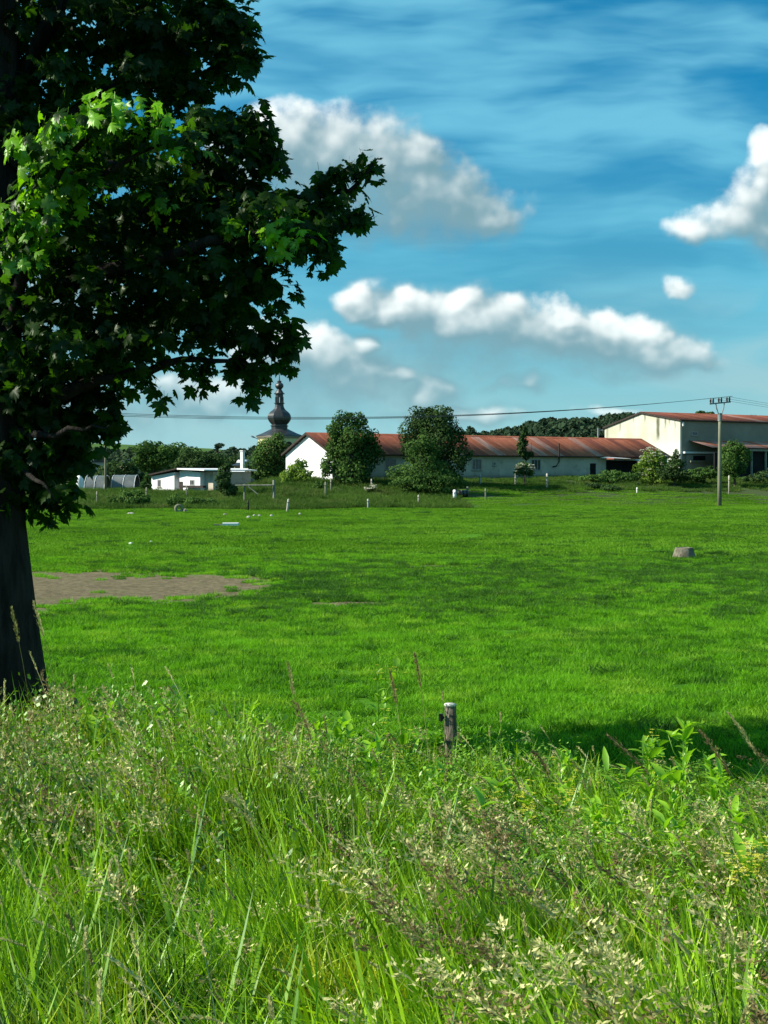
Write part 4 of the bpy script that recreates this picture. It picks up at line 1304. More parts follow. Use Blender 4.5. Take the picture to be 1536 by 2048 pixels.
far_tree('bush', 'small bush beside the nettles in front of the barn wall', 'bush',
         [(1040, 984, 10, 6), (1050, 987, 9, 5)], 143, M['tree_mid'], 300, 0.2, 40, trunk_r=0.04)
far_tree('bush', 'small bush with pale flowers below the barn window', 'bush',
         [(743, 976, 9, 6), (737, 979, 8, 5)], 136.5, M['tree_mid'], 300, 0.18, 41, trunk_r=0.04, flowers=14)
# background crowns
bgt = [('broad dark green tree behind the white house', [(330, 915, 50, 28), (295, 925, 30, 24), (300, 903, 30, 18)], 230, 'tree_mid', 4200),
       ('wide low dark tree behind the roof of the white house', [(400, 922, 44, 24), (430, 930, 40, 20), (375, 928, 34, 22)], 215, 'tree_dark', 3600),
       ('dark tree between the lamp post and broad tree', [(240, 945, 30, 26), (215, 950, 26, 24), (262, 955, 24, 20)], 200, 'tree_dark', 2800),
       ('dark hedge tree behind the maple crown', [(150, 940, 40, 30), (110, 945, 40, 30), (180, 955, 24, 20)], 205, 'tree_mid', 2600),
       ('tree against the skyline left of the chimney', [(434, 893, 6, 5), (441, 892, 7, 5)], 420, 'tree_far', 300),
       ('pale tree just right of the tallest dark tree', [(943, 866, 12, 12), (952, 874, 14, 8), (930, 872, 10, 10)], 260, 'tree_far', 900),
       ('tree top showing above the ridge of the tall barn', [(1402, 828, 14, 7), (1418, 830, 14, 6), (1435, 834, 12, 4)], 300, 'tree_dark', 700),
       ('tree behind the left end of the long roof', [(1196, 882, 9, 5), (1182, 884, 10, 5)], 230, 'tree_light', 400),
       ('dark tree behind the shed with pale roof', [(470, 935, 26, 20), (500, 940, 22, 22)], 240, 'tree_dark', 1600)]
for i, (lab, lob, d, mt, n) in enumerate(bgt):
    far_tree('background_tree', lab, 'tree', lob, d, M[mt], int(n * 1.7), 0.0016 * d if d < 300 else 0.5, 60 + i, trunk_r=0.2, group='trees behind the farm buildings')


# far woods: one mass, crowns shared
def build_woods():
    cm = []
    for i in range(5):
        cm.append(crown_mesh('wood%d' % i, [(0, 0, 0.55, 0.42, 0.42, 0.45), (0.05, 0, 0.85, 0.22, 0.22, 0.25)], 240, 0.22, 700 + i, 5))
    c = variants('woods', cm, M['tree_far'])
    pos = []; scl = []
    for pts, depth, n, h0, h1 in ((hw_pts, 200, 3800, 9, 17), (hl_pts, 80, 1500, 6, 11)):
        pp = np.array([tuple(q) for q in pts])
        for _ in range(n):
            x = rng.uniform(pp[0, 0], pp[-1, 0]); u = rng.uniform(0, 1) ** 1.6
            ry = np.interp(x, pp[:, 0], pp[:, 1]); rz = np.interp(x, pp[:, 0], pp[:, 2])
            dy = -depth * u
            kk = np.interp(u * depth / (depth * 1.1), [0, 0.1, 0.3, 0.6, 1.0], [1, 0.93, 0.68, 0.30, 0.0])
            base = tz(x, max(ry - depth * 1.1, 200)) - 1
            h = rng.uniform(h0, h1) * (0.6 + 0.5 * abs(math.sin(x * 0.05)))
            pos.append((x, ry + dy, base + (rz - base) * kk - h * 0.75)); scl.append((h * 0.9, h * 0.9, h))
    n = len(pos)
    scatter('woods', c, pos, np.stack([np.zeros(n), np.zeros(n), rng.uniform(0, 6.28, n)], 1), scl, rng.integers(0, 5, n), label='dark distant woods covering the low hills', category='woods')


build_woods()


# ------------------------------------------------------------------ posts and fences
def post(px, py_top, py_bot, w_px, label, mat='wood_pale', d=None, lean=0.0, group='far fence posts along the bank', name='fence_post', cap=None):
    if d is None:
        d = 118.0
        for _ in range(30):
            q = P(px, py_bot, d); g = tz(q.x, d)
            d += (q.z - g) * 6.0 if q.z > g else (q.z - g) * 6.0
            d = min(max(d, 90), 170)
    q = P(px, py_bot, d); h = (py_bot - py_top) * d / F; g = tz(q.x, d)
    root = thing(name, label, 'post', (q.x, d, g), 0, group)
    root.rotation_euler = (0, lean, 0)
    r = w_px * d / F / 2 * 0.8
    h = P(px, py_top, d).z - g
    b = MB(); b.tube([(0, 0, -0.3), (0.01, 0, h * 0.5), (0, 0.01, h - 0.02), (0.0, 0.0, h)], [r, r * 0.96, r * 0.92, r * 0.7], 9, wob=0.06, seed=int(px))
    b.build('stake', M[mat], root, True)
    b = MB(); b.tube([(-r * 1.5, -r, h * 0.75), (r * 1.2, -r, h * 0.75)], 0.02, 6); b.build('insulator', M['black_plastic'], root)
    return root


post(574, 998, 1024, 6, 'pale leaning fence post near the left end of the far field edge', lean=0.12)
post(736, 998, 1017, 5, 'short pale fence post below the dark tree and white gable gap', 'wood_pale')
post(837, 990, 1008, 4.5, 'short pale post in the long grass below the conical bush', 'wood_pale')
post(909, 980, 1000, 9, 'thick white post at the field corner', 'white_paint')
post(935, 973, 992, 6, 'grey post right of the thick white post', 'wood_grey')
post(971, 977, 1000, 4, 'thin weathered post where the grass bank bends', 'wood_grey')
post(960, 948, 972, 4.5, 'pale post in front of the barn wall below its window', 'wood_pale')
post(1031, 945, 970, 4.5, 'pale post left of the elder bush by the barn wall', 'wood_pale')
post(1094, 947, 978, 5.5, 'tallest pale post in front of the barn wall', 'wood_pale')
post(651, 964, 992, 5, 'left one of two pale posts under the white gable', 'wood_grey')
post(662, 958, 985, 5, 'right one of two pale posts under the white gable', 'wood_grey')
post(743, 958, 976, 4, 'pale post beside the small flowering bush', 'wood_pale')
post(1458, 951, 962, 4, 'short pale post beneath the bushy tree by the power pole', 'wood_pale', d=150)
post(1274, 975, 985, 4, 'stubby white post in the grass before the elder bush', 'white_paint', d=146)
post(194, 983, 1010, 4.5, 'dark post on the bank nearest the maple crown', 'wood_grey')
post(293, 975, 1003, 4.5, 'dark post behind the low rounded bush', 'wood_grey')
post(373, 972, 998, 3.5, 'thin dark post in front of the white house door', 'wood_grey')
post(496, 1001, 1022, 5, 'short dark post below the wooden frame', 'darkwood')


def build_frame():
    d = 127.0
    A = P(489, 955, d); z0 = tz(A.x, d)
    root = thing('wooden_frame', 'wooden post and rail frame with diagonal brace on the bank', 'fence', (A.x, d, z0))
    k = d / F; X = lambda px: (px - 489) * k; Z = lambda py: P(489, py, d).z - z0
    for px, top in ((489, 968), (548, 960)):
        b = MB(); b.tube([(X(px), 0, -0.3), (X(px), 0, Z(top))], 0.09 if px < 500 else 0.12, 8, wob=0.05, seed=px); b.build('post', M['wood_grey'], root)
    b = MB(); b.tube([(X(470), -0.12, Z(971)), (X(548), -0.14, Z(970.5))], 0.07, 8); b.build('rail', M['wood_grey'], root)
    b = MB(); b.tube([(X(497), -0.14, Z(973)), (X(516), -0.25, Z(988))], 0.055, 8); b.build('brace', M['wood_grey'], root)


build_frame()


def build_near_post():
    d = 12.25
    q = P(899, 1410, d); g = tz(q.x, d); h = q.z - g
    root = thing('fence_post', 'weathered wooden post with pale cut top in the foreground grass', 'post', (q.x, d, g))
    root.rotation_euler = (0, 0.02, 0)
    r = 0.052
    V = []; Fs = []; n = 18; rows = 14
    rr = random.Random(4)
    ang = [rr.uniform(0.80, 1.14) for _ in range(n)]
    for j in range(rows):
        f = j / (rows - 1)
        for i in range(n):
            a = 2 * math.pi * i / n
            rad = r * ang[i] * (1.08 - 0.14 * f) * (1 + rr.uniform(-0.035, 0.035))
            if j > rows - 3:
                rad *= 0.96
            V.append((rad * math.cos(a) + 0.012 * math.sin(f * 4), rad * math.sin(a), -0.3 + (h + 0.3) * f + (rr.uniform(-0.012, 0.012) if j == rows - 1 else 0)))
    for j in range(rows - 1):
        for i in range(n):
            Fs.append((j * n + i, j * n + (i + 1) % n, (j + 1) * n + (i + 1) % n, (j + 1) * n + i))
    link('stake', mesh_np('stake', np.array(V), np.array(Fs)), M['wood_old'], root)
    b = MB(); ox = 0.012 * math.sin(4)
    b.lathe([(r * 0.88, h - 0.012), (r * 1.0, h + 0.004), (r * 0.92, h + 0.012), (r * 0.4, h + 0.017)], 14, (ox, 0, 0)); b.build('cut_top', M['wood_cut'], root, True)
    b = MB(); b.tube([(ox - r * 1.05, -0.02, h - 0.10), (ox - r * 1.5, -0.03, h - 0.11)], 0.014, 8); b.tube([(ox - r * 1.5, -0.03, h - 0.13), (ox - r * 1.5, -0.03, h - 0.07)], 0.018, 10)
    b.build('insulator', M['black_plastic'], root)
    b = MB(); b.tube([(ox + r * 0.9, -0.02, h - 0.34), (ox + r * 1.4, -0.03, h - 0.35)], 0.014, 8); b.tube([(ox + r * 1.45, -0.03, h - 0.38), (ox + r * 1.45, -0.03, h - 0.32)], 0.02, 10)
    b.build('insulator', M['black_plastic'], root)


build_near_post()


# ------------------------------------------------------------------ power poles, lamp posts, wires
def power_pole(loc, label, group, tilt=0.10, rot=R(28)):
    root = thing('power_pole', label, 'power pole', loc, rot, group)
    ht = 8.3
    b = MB(); b.tube([(0, 0, -0.5), (0, 0, 3), (0, 0, 6), (0, 0, ht)], [0.205, 0.18, 0.155, 0.135], 14); b.build('mast', M['pole'], root, True)
    b = MB(); b.tube([(0, 0, ht - 0.6), (0, 0, ht + 0.1)], 0.21, 10); b.build('collar', M['steel'], root)
    L = 1.22
    bar_z = lambda x: ht + 1.02 + tilt * x
    b = MB(); b.tube([(-L, 0, bar_z(-L)), (L, 0, bar_z(L))], 0.06, 8); b.build('crossarm', M['steel'], root)
    for s in (-1, 1):
        b = MB(); b.tube([(0.09 * s, 0, ht - 0.25), (0.42 * s, 0, ht + 0.6), (0.5 * s, 0, bar_z(0.5 * s))], 0.05, 8); b.build('brace', M['steel'], root)
    tops = []
    for x in (-0.95, 0.0, 0.95):
        for s in (-0.15, 0.15):
            q = MB(); z = bar_z(x + s)
            q.lathe([(0.03, z + 0.04), (0.09, z + 0.10), (0.06, z + 0.16), (0.10, z + 0.22), (0.06, z + 0.28), (0.10, z + 0.34), (0.06, z + 0.42), (0.03, z + 0.47)], 10, (x + s, 0, 0))
            q.build('insulator', M['ceramic'], root)
        tops.append(Vector((x, 0, bar_z(x) + 0.50)))
    b = MB(); b.tube([(-1.2, 0, bar_z(-1.2) + 0.50), (1.45, 0, bar_z(1.45) + 0.50)], 0.025, 6); b.build('bus_bar', M['steel'], root)
    mt = Matrix.Translation(loc) @ Matrix.Rotation(rot, 4, 'Z')
    return root, [mt @ t for t in tops]


pq = P(1439, 1015, 134); pz = tz(pq.x, 134)
_, topsA = power_pole((pq.x, 134, pz), 'tall grey power pole standing in the field before the barns', 'power poles')
_, topsB = power_pole((-45, 110, tz(-45, 110) - 0.8), 'power pole beyond the left edge hidden by the maple', 'power poles')
_, topsC = power_pole((128, 250, tz(128, 250) - 0.5), 'power pole far beyond the right edge', 'power poles')
for i in range(3):
    for (a, b, sag, lab) in ((topsA[i], topsB[i], 1.95, ['front', 'middle', 'rear'][i] + ' dark power line sagging left from the field pole'), (topsA[i], topsC[i], 2.0, ['front', 'middle', 'rear'][i] + ' power line running right from the field pole')):
        pts = []
        for k in range(41):
            t = k / 40
            q = a.lerp(b, t); q.z -= 4 * sag * t * (1 - t); pts.append(q)
        m = MB(); m.tube(pts, 0.020 if sag < 2 else 0.012, 6)
        o = m.build('power_line', M['wire'], None, label=lab, category='cable', group='power lines on the field pole')

ql = P(211, 955, 150); zl = tz(ql.x, 150)
lp = thing('lamp_post', 'slim grey concrete post right of the maple crown', 'lamp post', (ql.x, 150, zl))
b = MB(); hl_ = P(211, 868, 150).z - zl; b.tube([(0, 0, -0.3), (0, 0, hl_ * 0.5), (0, 0, hl_)], [0.13, 0.12, 0.10], 10); b.build('mast', M['pole'], lp, True)
b = MB(); b.lathe([(0.12, hl_), (0.35, hl_ + 0.1), (0.38, hl_ + 0.5), (0.15, hl_ + 0.75)], 12); b.build('lamp_head', M['steel'], lp)
qs = P(513, 955, 165); zs = tz(qs.x, 165)
lp = thing('street_lamp', 'dark street lamp arm sticking out above the round tree', 'street lamp', (qs.x, 165, zs))
hs = P(513, 876, 165).z - zs
b = MB(); b.tube([(0.6, 0, -0.3), (0.6, 0, hs - 0.6), (0.3, 0, hs - 0.15), (-0.2, 0, hs + 0.05)], [0.09, 0.07, 0.05, 0.045], 8); b.build('mast', M['steel'], lp)
b = MB(); b.tube([(-0.2, 0, hs + 0.05), (-0.45, 0, hs + 0.16), (-0.62, 0, hs + 0.24)], [0.06, 0.11, 0.05], 8); b.build('lamp_head', M['steel'], lp)
qs = P(1196, 955, 200); zs = tz(qs.x, 200)
lp = thing('street_lamp', 'short dark post with side arm at the left of the cream gable', 'street lamp', (qs.x, 200, zs))
hs = P(1196, 856, 200).z - zs
b = MB(); b.tube([(0, 0, -0.3), (0, 0, hs)], 0.12, 8); b.build('mast', M['steel'], lp)
b = MB(); b.tube([(0.1, 0, hs - 0.3), (0.7, 0, hs - 0.32)], 0.09, 8); b.build('lamp_head', M['steel'], lp)


# ------------------------------------------------------------------ concrete well ring, debris
def build_well():
    py = 1117; d = 49.5
    for _ in range(30):
        q = P(1368, py, d); d += (q.z - tz(q.x, d)) * 10
        d = min(max(d, 40), 60)
    g = tz(q.x, d)
    root = thing('well_cone', 'stubby grey concrete cone sitting alone in the pasture', 'well cone', (q.x, d, g))
    k = d / F
    rb, rt, h = 24 * k, 17.5 * k, 0.36
    V = []; Fs = []; n = 28; rr = random.Random(2)
    prof = [(rb * 1.02, -0.1), (rb, 0.02), ((rb + rt) / 2, h * 0.5), (rt * 1.03, h * 0.93), (rt * 0.98, h), (rt * 0.72, h), (rt * 0.70, h * 0.9), (rb * 0.75, 0.0)]
    for (r_, z) in prof:
        for i in range(n):
            a = 2 * math.pi * i / n
            V.append((r_ * math.cos(a) * (1 + rr.uniform(-.01, .01)), r_ * math.sin(a) * (1 + rr.uniform(-.01, .01)), z + rr.uniform(-.006, .006)))
    for j in range(len(prof) - 1):
        for i in range(n):
            Fs.append((j * n + i, j * n + (i + 1) % n, (j + 1) * n + (i + 1) % n, (j + 1) * n + i))
    link('ring', mesh_np('ring', np.array(V), np.array(Fs)), M['old_concrete'], root)
    b = MB(); b.lathe([(rt * 0.69, h * 0.80), (rt * 0.69, h * 0.88), (0.02, h * 0.9)], 20); b.build('lid', M['concrete'], root)


build_well()


def ground_hit(px, py, d0=100):
    lo, hi = 5.0, 200.0
    for _ in range(60):
        m_ = (lo + hi) / 2; q = P(px, py, m_)
        if q.z > tz(q.x, m_):
            lo = m_
        else:
            hi = m_
    return P(px, py, lo)


def rock(px, py, w, h, label, mat, name='stone', cat='stone', group=None, seed=1):
    q = ground_hit(px, py)
    k = q.y / F; r = random.Random(seed)
    me = bpy.data.meshes.new(name)
    import bmesh
    bm = bmesh.new(); bmesh.ops.create_icosphere(bm, subdivisions=2, radius=1)
    for v in bm.verts:
        s = 1 + r.uniform(-0.16, 0.16)
        v.co = Vector((v.co.x * s * w * k / 2, v.co.y * s * w * k / 2 * 0.7, max(v.co.z, -0.4) * s * h * k * 0.75 + 0.02))
    bm.to_mesh(me); bm.free()
    o = link(name, me, M[mat], None, (q.x, q.y, tz(q.x, q.y)))
    o['label'] = label; o['category'] = cat
    if group:
        o['group'] = group
    return o


# concrete ring half buried at the field edge
q = ground_hit(358, 1024)
rg_ = thing('concrete_ring', 'round concrete ring lying on its side below the bank', 'ring', (q.x, q.y, q.z + 0.26), R(15))
b = MB(); k_ = q.y / F
R1, R2 = 9 * k_, 4.2 * k_
n = 20; V = []; Fs = []
for (r_, yy) in ((R1, -0.12), (R1, 0.2), (R2, 0.2), (R2, -0.12)):
    for i in range(n):
        a = 2 * math.pi * i / n
        V.append((r_ * math.cos(a), yy, r_ * math.sin(a)))
for j in range(4):
    for i in range(n):
        Fs.append((j * n + i, j * n + (i + 1) % n, ((j + 1) % 4) * n + (i + 1) % n, ((j + 1) % 4) * n + i))
link('ring', mesh_np('ring', np.array(V), np.array(Fs)), M['pole'], rg_)
rock(371, 1024, 9, 9, 'dark stone leaning against the concrete ring', 'concrete', seed=3)
q = ground_hit(461, 1052)
sl = thing('slab', 'white flat slab lying in the far pasture', 'slab', (q.x, q.y, q.z + 0.02), R(12))
b = MB(); b.prism([(-0.48, -0.3, 0.0), (0.36, -0.34, 0.0), (0.5, 0.2, 0.02), (-0.4, 0.3, 0.02)], (0, 0, 0.14)); b.build('board', M['white_paint'], sl)
b = MB(); b.prism([(-0.95, -0.2, 0.0), (-0.5, -0.15, 0.0), (-0.52, 0.1, 0.0), (-0.9, 0.08, 0.0)], (0, 0, 0.09)); b.build('fragment', M['concrete'], sl)
for i, (x, y, w, lab) in enumerate(((497, 1034, 9, 'leftmost pale stone of the scatter right of the ring'), (509, 1031, 8, 'second pale stone of the scatter below the wooden frame'), (519, 1031, 7, 'third pale stone of the scatter below the wooden frame'),
                                    (543, 1031, 8, 'pale flat stone left of the leaning post'), (600, 1028, 7, 'pale flat stone right of the leaning post'), (262, 1027, 18, 'wide flat pale stone at the far left field edge'),
                                    (262, 1087, 9, 'small white stone in the left middle pasture'), (302, 1084, 7, 'smallest white stone in the left middle pasture'), (450, 1029, 9, 'dark clod near the field edge left of the stones'))):
    rock(x, y + 2, w, 5, lab, 'concrete' if i == 8 else 'white_paint' if i in (6, 7) else 'wood_pale', group='pale stones in the pasture', seed=10 + i)
rock(648, 1008, 10, 7, 'pale stone at the foot of the two posts', 'wood_pale', group='pale stones in the pasture', seed=30)
# water trough / black drum between corner posts
q = ground_hit(925, 994)
dr = thing('drum', 'black drum lying between the white and grey corner posts', 'drum', (q.x, q.y, q.z + 0.32), R(10))
b = MB(); b.tube([(-0.5, 0, 0), (-0.45, 0, 0), (0.45, 0, 0), (0.5, 0, 0)], [0.27, 0.31, 0.31, 0.27], 16); b.build('shell', M['black_plastic'], dr, True)
b = MB(); b.tube([(-0.15, 0, 0), (-0.11, 0, 0)], 0.335, 16); b.tube([(0.15, 0, 0), (0.19, 0, 0)], 0.335, 16); b.build('hoop', M['steel'], dr)


# ------------------------------------------------------------------ the maple
LEAF = [(0, 0), (0.16, -0.07), (0.30, 0.0), (0.24, 0.12), (0.47, 0.14), (0.60, 0.30), (0.48, 0.34), (0.66, 0.58), (0.44, 0.54), (0.38, 0.62), (0.22, 0.50), (0.27, 0.78), (0.14, 0.78), (0, 1.06)]


def leaf_template(seed, curl):
    r = random.Random(seed)
    right = [(x * r.uniform(0.92, 1.08), y * r.uniform(0.96, 1.04)) for x, y in LEAF]
    right[0] = (0, 0); right[-1] = (0, 1.06)
    left = [(-x * r.uniform(0.92, 1.08), y * r.uniform(0.96, 1.04)) for x, y in LEAF[1:-1]][::-1]
    o = right + left
    pts = [(0, 0.34)] + o
    V = []
    for (x, y) in pts:
        z = -abs(x) * curl * 0.5 - (y * y) * curl * 0.55 + 0.05 * math.sin(x * 7) * curl
        V.append((x, y, z))
    n = len(o)
    Fs = [(0, 1 + i, 1 + (i + 1) % n) for i in range(n)]
    # petiole
    b = len(V)
    V += [(-0.012, -0.55, 0.10), (0.012, -0.55, 0.10), (0.012, 0.02, 0.0), (-0.012, 0.02, 0.0)]
    Fs += [(b, b + 1, b + 2), (b, b + 2, b + 3)]
    return np.array(V), np.array(Fs)


TPL = [leaf_template(i, 0.3 + 0.25 * (i % 4)) for i in range(8)]


def build_maple():
    d0 = 13.0
    base = P(20, 955, d0)
    bx, by = -3.40, d0
    bz = tz(bx, by)
    root = thing('maple_tree', 'large dark maple tree filling the left edge with sunlit bough', 'tree', (bx, by, bz))
    W = lambda px, py, d: P(px, py, d) - Vector((bx, by, bz))
    tr = MB()
    tr.tube([(0.05, 0, -0.4), (0.02, 0, 0.3), (-0.0, 0, 0.8), (-0.05, 0, 1.4), (-0.09, 0, 2.2), (-0.12, 0.05, 3.4), (-0.1, 0.1, 5.0), (0.0, 0.1, 7.0), (0.1, 0.1, 9.5), (0.1, 0, 11.5)],
            [0.56, 0.47, 0.415, 0.375, 0.345, 0.32, 0.27, 0.2, 0.12, 0.04], 22, wob=0.05, seed=5)
    tr.build('trunk', M['bark'], root, True)
    # limbs (px,py,d) chains
    limbs = [([(20, 800, 13.0), (130, 790, 12.8), (235, 755, 12.6), (330, 728, 12.5), (430, 722, 12.4), (520, 740, 12.4)], 0.07),
             ([(20, 620, 13.0), (160, 560, 12.6), (300, 520, 12.2), (420, 480, 12.0), (560, 470, 11.9), (640, 480, 11.9)], 0.085),
             ([(20, 560, 13.0), (170, 470, 13.0), (330, 420, 12.9), (500, 400, 12.8), (640, 390, 12.8), (700, 382, 12.8), (748, 322, 12.8)], 0.08),
             ([(20, 420, 13.0), (180, 330, 12.8), (330, 290, 12.8), (470, 250, 12.8), (500, 225, 12.8)], 0.07),
             ([(20, 330, 13.0), (180, 200, 13.2), (330, 110, 13.4), (470, 60, 13.5)], 0.075),
             ([(20, 680, 13.0), (60, 480, 11.9), (110, 360, 11.3), (180, 270, 11.0), (260, 230, 11.0)], 0.06),
             ([(20, 600, 13.0), (120, 420, 11.8), (240, 330, 11.3), (350, 280, 11.2)], 0.05),
             ([(20, 860, 13.0), (90, 870, 12.6), (170, 860, 12.5), (220, 850, 12.4)], 0.045),
             ([(20, 900, 13.0), (70, 960, 12.5), (110, 1000, 12.4)], 0.035),
             ([(20, 620, 13.0), (-200, 420, 13.0), (-420, 300, 13.0)], 0.09),
             ([(20, 420, 13.0), (-150, 150, 13.2), (-300, -100, 13.4)], 0.09),
             ([(20, 200, 13.0), (200, -150, 13.2), (400, -300, 13.4)], 0.09),
             ([(20, 500, 13.0), (100, 300, 14.5), (200, 200, 15.8)], 0.09)]
    for i, (ch, r0) in enumerate(limbs):
        m = MB(); pts = [W(*c) for c in ch]
        # subdivide with wobble
        rr = random.Random(40 + i); out = []
        for a, b_ in zip(pts[:-1], pts[1:]):
            for k in range(3):
                q = a.lerp(b_, k / 3)
                if k:
                    q = q + Vector((rr.uniform(-1, 1), rr.uniform(-1, 1), rr.uniform(-1, 1))) * 0.03
                out.append(q)
        out.append(pts[-1])
        n = len(out)
        m.tube(out, [r0 * (1 - 0.88 * j / (n - 1)) for j in range(n)], 9, wob=0.05, seed=i)
        m.build('limb', M['bark'], root, True)
    # ---- leaf lobes: px, py, rx, ry, d, rd(metres), n
    lob = [
        # upper mass
        (60, 60, 130, 110, 13.4, 1.0, 620), (200, 40, 140, 90, 13.4, 1.0, 760), (330, 60, 110, 90, 13.3, 0.9, 620), (430, 40, 70, 70, 13.2, 0.6, 340), (480, 80, 38, 66, 13.1, 0.35, 150), (455, 125, 44, 40, 13.1, 0.4, 110),
        (300, 150, 90, 50, 13.2, 0.6, 300), (375, 175, 50, 26, 13.1, 0.35, 90), (130, 170, 110, 70, 13.3, 0.8, 330), (50, 230, 80, 70, 13.3, 0.7, 250), (340, 215, 40, 18, 13.0, 0.3, 45),
        # sunlit bough standing out towards the road
        (205, 215, 44, 24, 11.1, 0.30, 70), (150, 255, 66, 32, 11.1, 0.35, 110), (85, 300, 56, 30, 11.2, 0.35, 100), (260, 245, 80, 36, 11.1, 0.4, 140), (340, 275, 56, 24, 11.3, 0.35, 80), (100, 360, 90, 40, 11.3, 0.4, 160),
        (55, 430, 66, 40, 11.4, 0.4, 130), (50, 500, 50, 30, 11.5, 0.35, 80), (160, 420, 70, 46, 12.0, 0.4, 120),
        (110, 280, 90, 36, 11.6, 0.4, 120), (230, 300, 110, 50, 12.0, 0.45, 200),
        # second arm
        (430, 250, 70, 36, 12.7, 0.4, 150), (500, 260, 44, 46, 12.7, 0.3, 100), (495, 215, 14, 12, 12.7, 0.15, 8), (525, 300, 40, 44, 12.7, 0.3, 90), (548, 330, 20, 20, 12.7, 0.2, 20), (450, 320, 80, 50, 12.8, 0.5, 190),
        (370, 350, 90, 60, 12.7, 0.6, 240), (500, 370, 36, 30, 12.8, 0.3, 50),
        # long tip to the right
        (580, 395, 60, 26, 12.8, 0.3, 85), (650, 400, 46, 30, 12.8, 0.25, 70), (668, 355, 30, 24, 12.8, 0.2, 32), (705, 335, 34, 20, 12.8, 0.2, 30), (745, 345, 24, 26, 12.8, 0.2, 20), (700, 415, 34, 34, 12.7, 0.25, 50), (745, 315, 12, 10, 12.8, 0.1, 6),
        (640, 450, 44, 44, 12.6, 0.35, 110), (655, 505, 26, 34, 12.5, 0.25, 40), (600, 470, 60, 46, 12.3, 0.4, 150), (645, 535, 14, 16, 12.5, 0.15, 10),
        # centre
        (300, 430, 110, 70, 12.6, 0.8, 400), (430, 440, 100, 66, 12.4, 0.7, 340), (540, 440, 70, 50, 12.2, 0.5, 190), (560, 470, 66, 30, 11.7, 0.25, 80), (310, 405, 34, 12, 11.9, 0.15, 22), (440, 455, 44, 12, 11.8, 0.2, 28),
        (180, 480, 120, 80, 12.6, 0.9, 430), (60, 560, 100, 90, 12.7, 0.9, 360), (200, 590, 120, 80, 12.6, 0.9, 380), (330, 560, 110, 70, 12.5, 0.8, 360), (450, 550, 90, 64, 12.4, 0.7, 280), (540, 550, 50, 50, 12.4, 0.4, 120), (565, 590, 20, 20, 12.4, 0.2, 20),
        (480, 640, 80, 56, 12.4, 0.6, 240), (560, 670, 40, 46, 12.4, 0.35, 90), (585, 700, 22, 30, 12.4, 0.2, 30), (380, 650, 90, 56, 12.5, 0.6, 260), (270, 670, 90, 50, 12.5, 0.7, 230), (150, 690, 110, 70, 12.6, 0.9, 330), (40, 700, 80, 80, 12.7, 0.8, 240),
        # drooping skirt along the bottom
        (290, 755, 40, 18, 12.5, 0.2, 26), (315, 785, 14, 16, 12.5, 0.12, 8), (380, 738, 40, 22, 12.4, 0.25, 36), (400, 765, 14, 16, 12.4, 0.12, 7), (450, 735, 44, 24, 12.4, 0.25, 50), (500, 755, 34, 30, 12.4, 0.25, 50), (500, 788, 12, 12, 12.4, 0.1, 6), (555, 728, 16, 18, 12.4, 0.15, 12), (425, 780, 8, 8, 12.4, 0.08, 3),
        # left column of foliage
        (190, 780, 50, 50, 13.0, 0.5, 120), (120, 800, 90, 60, 13.0, 0.4, 260), (215, 835, 32, 42, 12.95, 0.3, 80), (232, 885, 12, 24, 12.95, 0.12, 14), (40, 820, 70, 80, 13.0, 0.4, 220), (150, 880, 60, 44, 12.95, 0.4, 140), (60, 920, 80, 56, 12.95, 0.35, 220),
        (170, 930, 26, 24, 12.95, 0.2, 32), (110, 975, 50, 40, 12.95, 0.35, 100), (40, 990, 50, 40, 12.95, 0.4, 90), (90, 1030, 30, 20, 12.95, 0.2, 26), (140, 1010, 16, 16, 12.95, 0.12, 10), (118, 1050, 10, 10, 12.95, 0.08, 4),
        # back layer that closes the middle
        (200, 400, 200, 160, 13.3, 0.7, 1000), (380, 560, 170, 130, 13.1, 0.6, 700), (150, 650, 170, 150, 13.3, 0.7, 800), (60, 300, 130, 150, 13.4, 0.7, 500), (90, 850, 100, 110, 13.1, 0.4, 480), (400, 400, 130, 90, 13.2, 0.5, 380), (330, 80, 150, 100, 13.6, 0.6, 500),
        # outside the frame
        (-200, 120, 240, 220, 13.4, 1.6, 1300), (-250, 500, 240, 200, 13.4, 0.9, 1000), (-150, 750, 180, 160, 13.4, 0.6, 600), (-520, 300, 260, 260, 13.2, 1.8, 1200), (-120, -200, 260, 200, 13.5, 1.8, 1100), (200, -220, 260, 200, 13.6, 1.8, 1200),
        (-100, -560, 300, 260, 13.5, 2.0, 1200), (400, -140, 130, 110, 13.5, 1.0, 450), (-450, -100, 260, 260, 13.4, 1.8, 900), (150, -500, 260, 200, 13.5, 1.8, 900), (100, 100, 200, 200, 13.9, 0.6, 500),
    ]
    rr = np.random.default_rng(77)
    Ps = []; Ns = []; Ts = []; Ss = []; Tn = []; Lit = []
    org = np.array([bx, by, bz])
    for (px, py, rx, ry, d, rd, n) in lob:
        is_lit = d < 11.95  # bough lobes that mix in the leaf colour with painted sunlight
        if 0 < px and 0 <= py and not is_lit:
            n = int(n * (0.62 if rd >= 0.6 else 0.85))
        c = np.array(tuple(P(px, py, d))); k = d / F
        # points gathered in little sprays of leaves
        ns = max(2, n // 5)
        v = rr.normal(0, 1, (ns, 3)); v /= np.linalg.norm(v, axis=1)[:, None]
        rad = rr.uniform(0.25, 1.0, ns) ** 0.6
        sp = v * rad[:, None]
        ii = rr.integers(0, ns, n)
        loc = sp[ii] * np.array([rx * k, rd, ry * k]) + rr.normal(0, 1, (n, 3)) * np.array([0.055, 0.055, 0.045])
        pos = c + loc
        out = v[ii] * 0.55 + rr.normal(0, 0.42, (n, 3)) + np.array([-0.5, -0.35, 0.65] if is_lit else [-0.05, -0.15, 0.62])
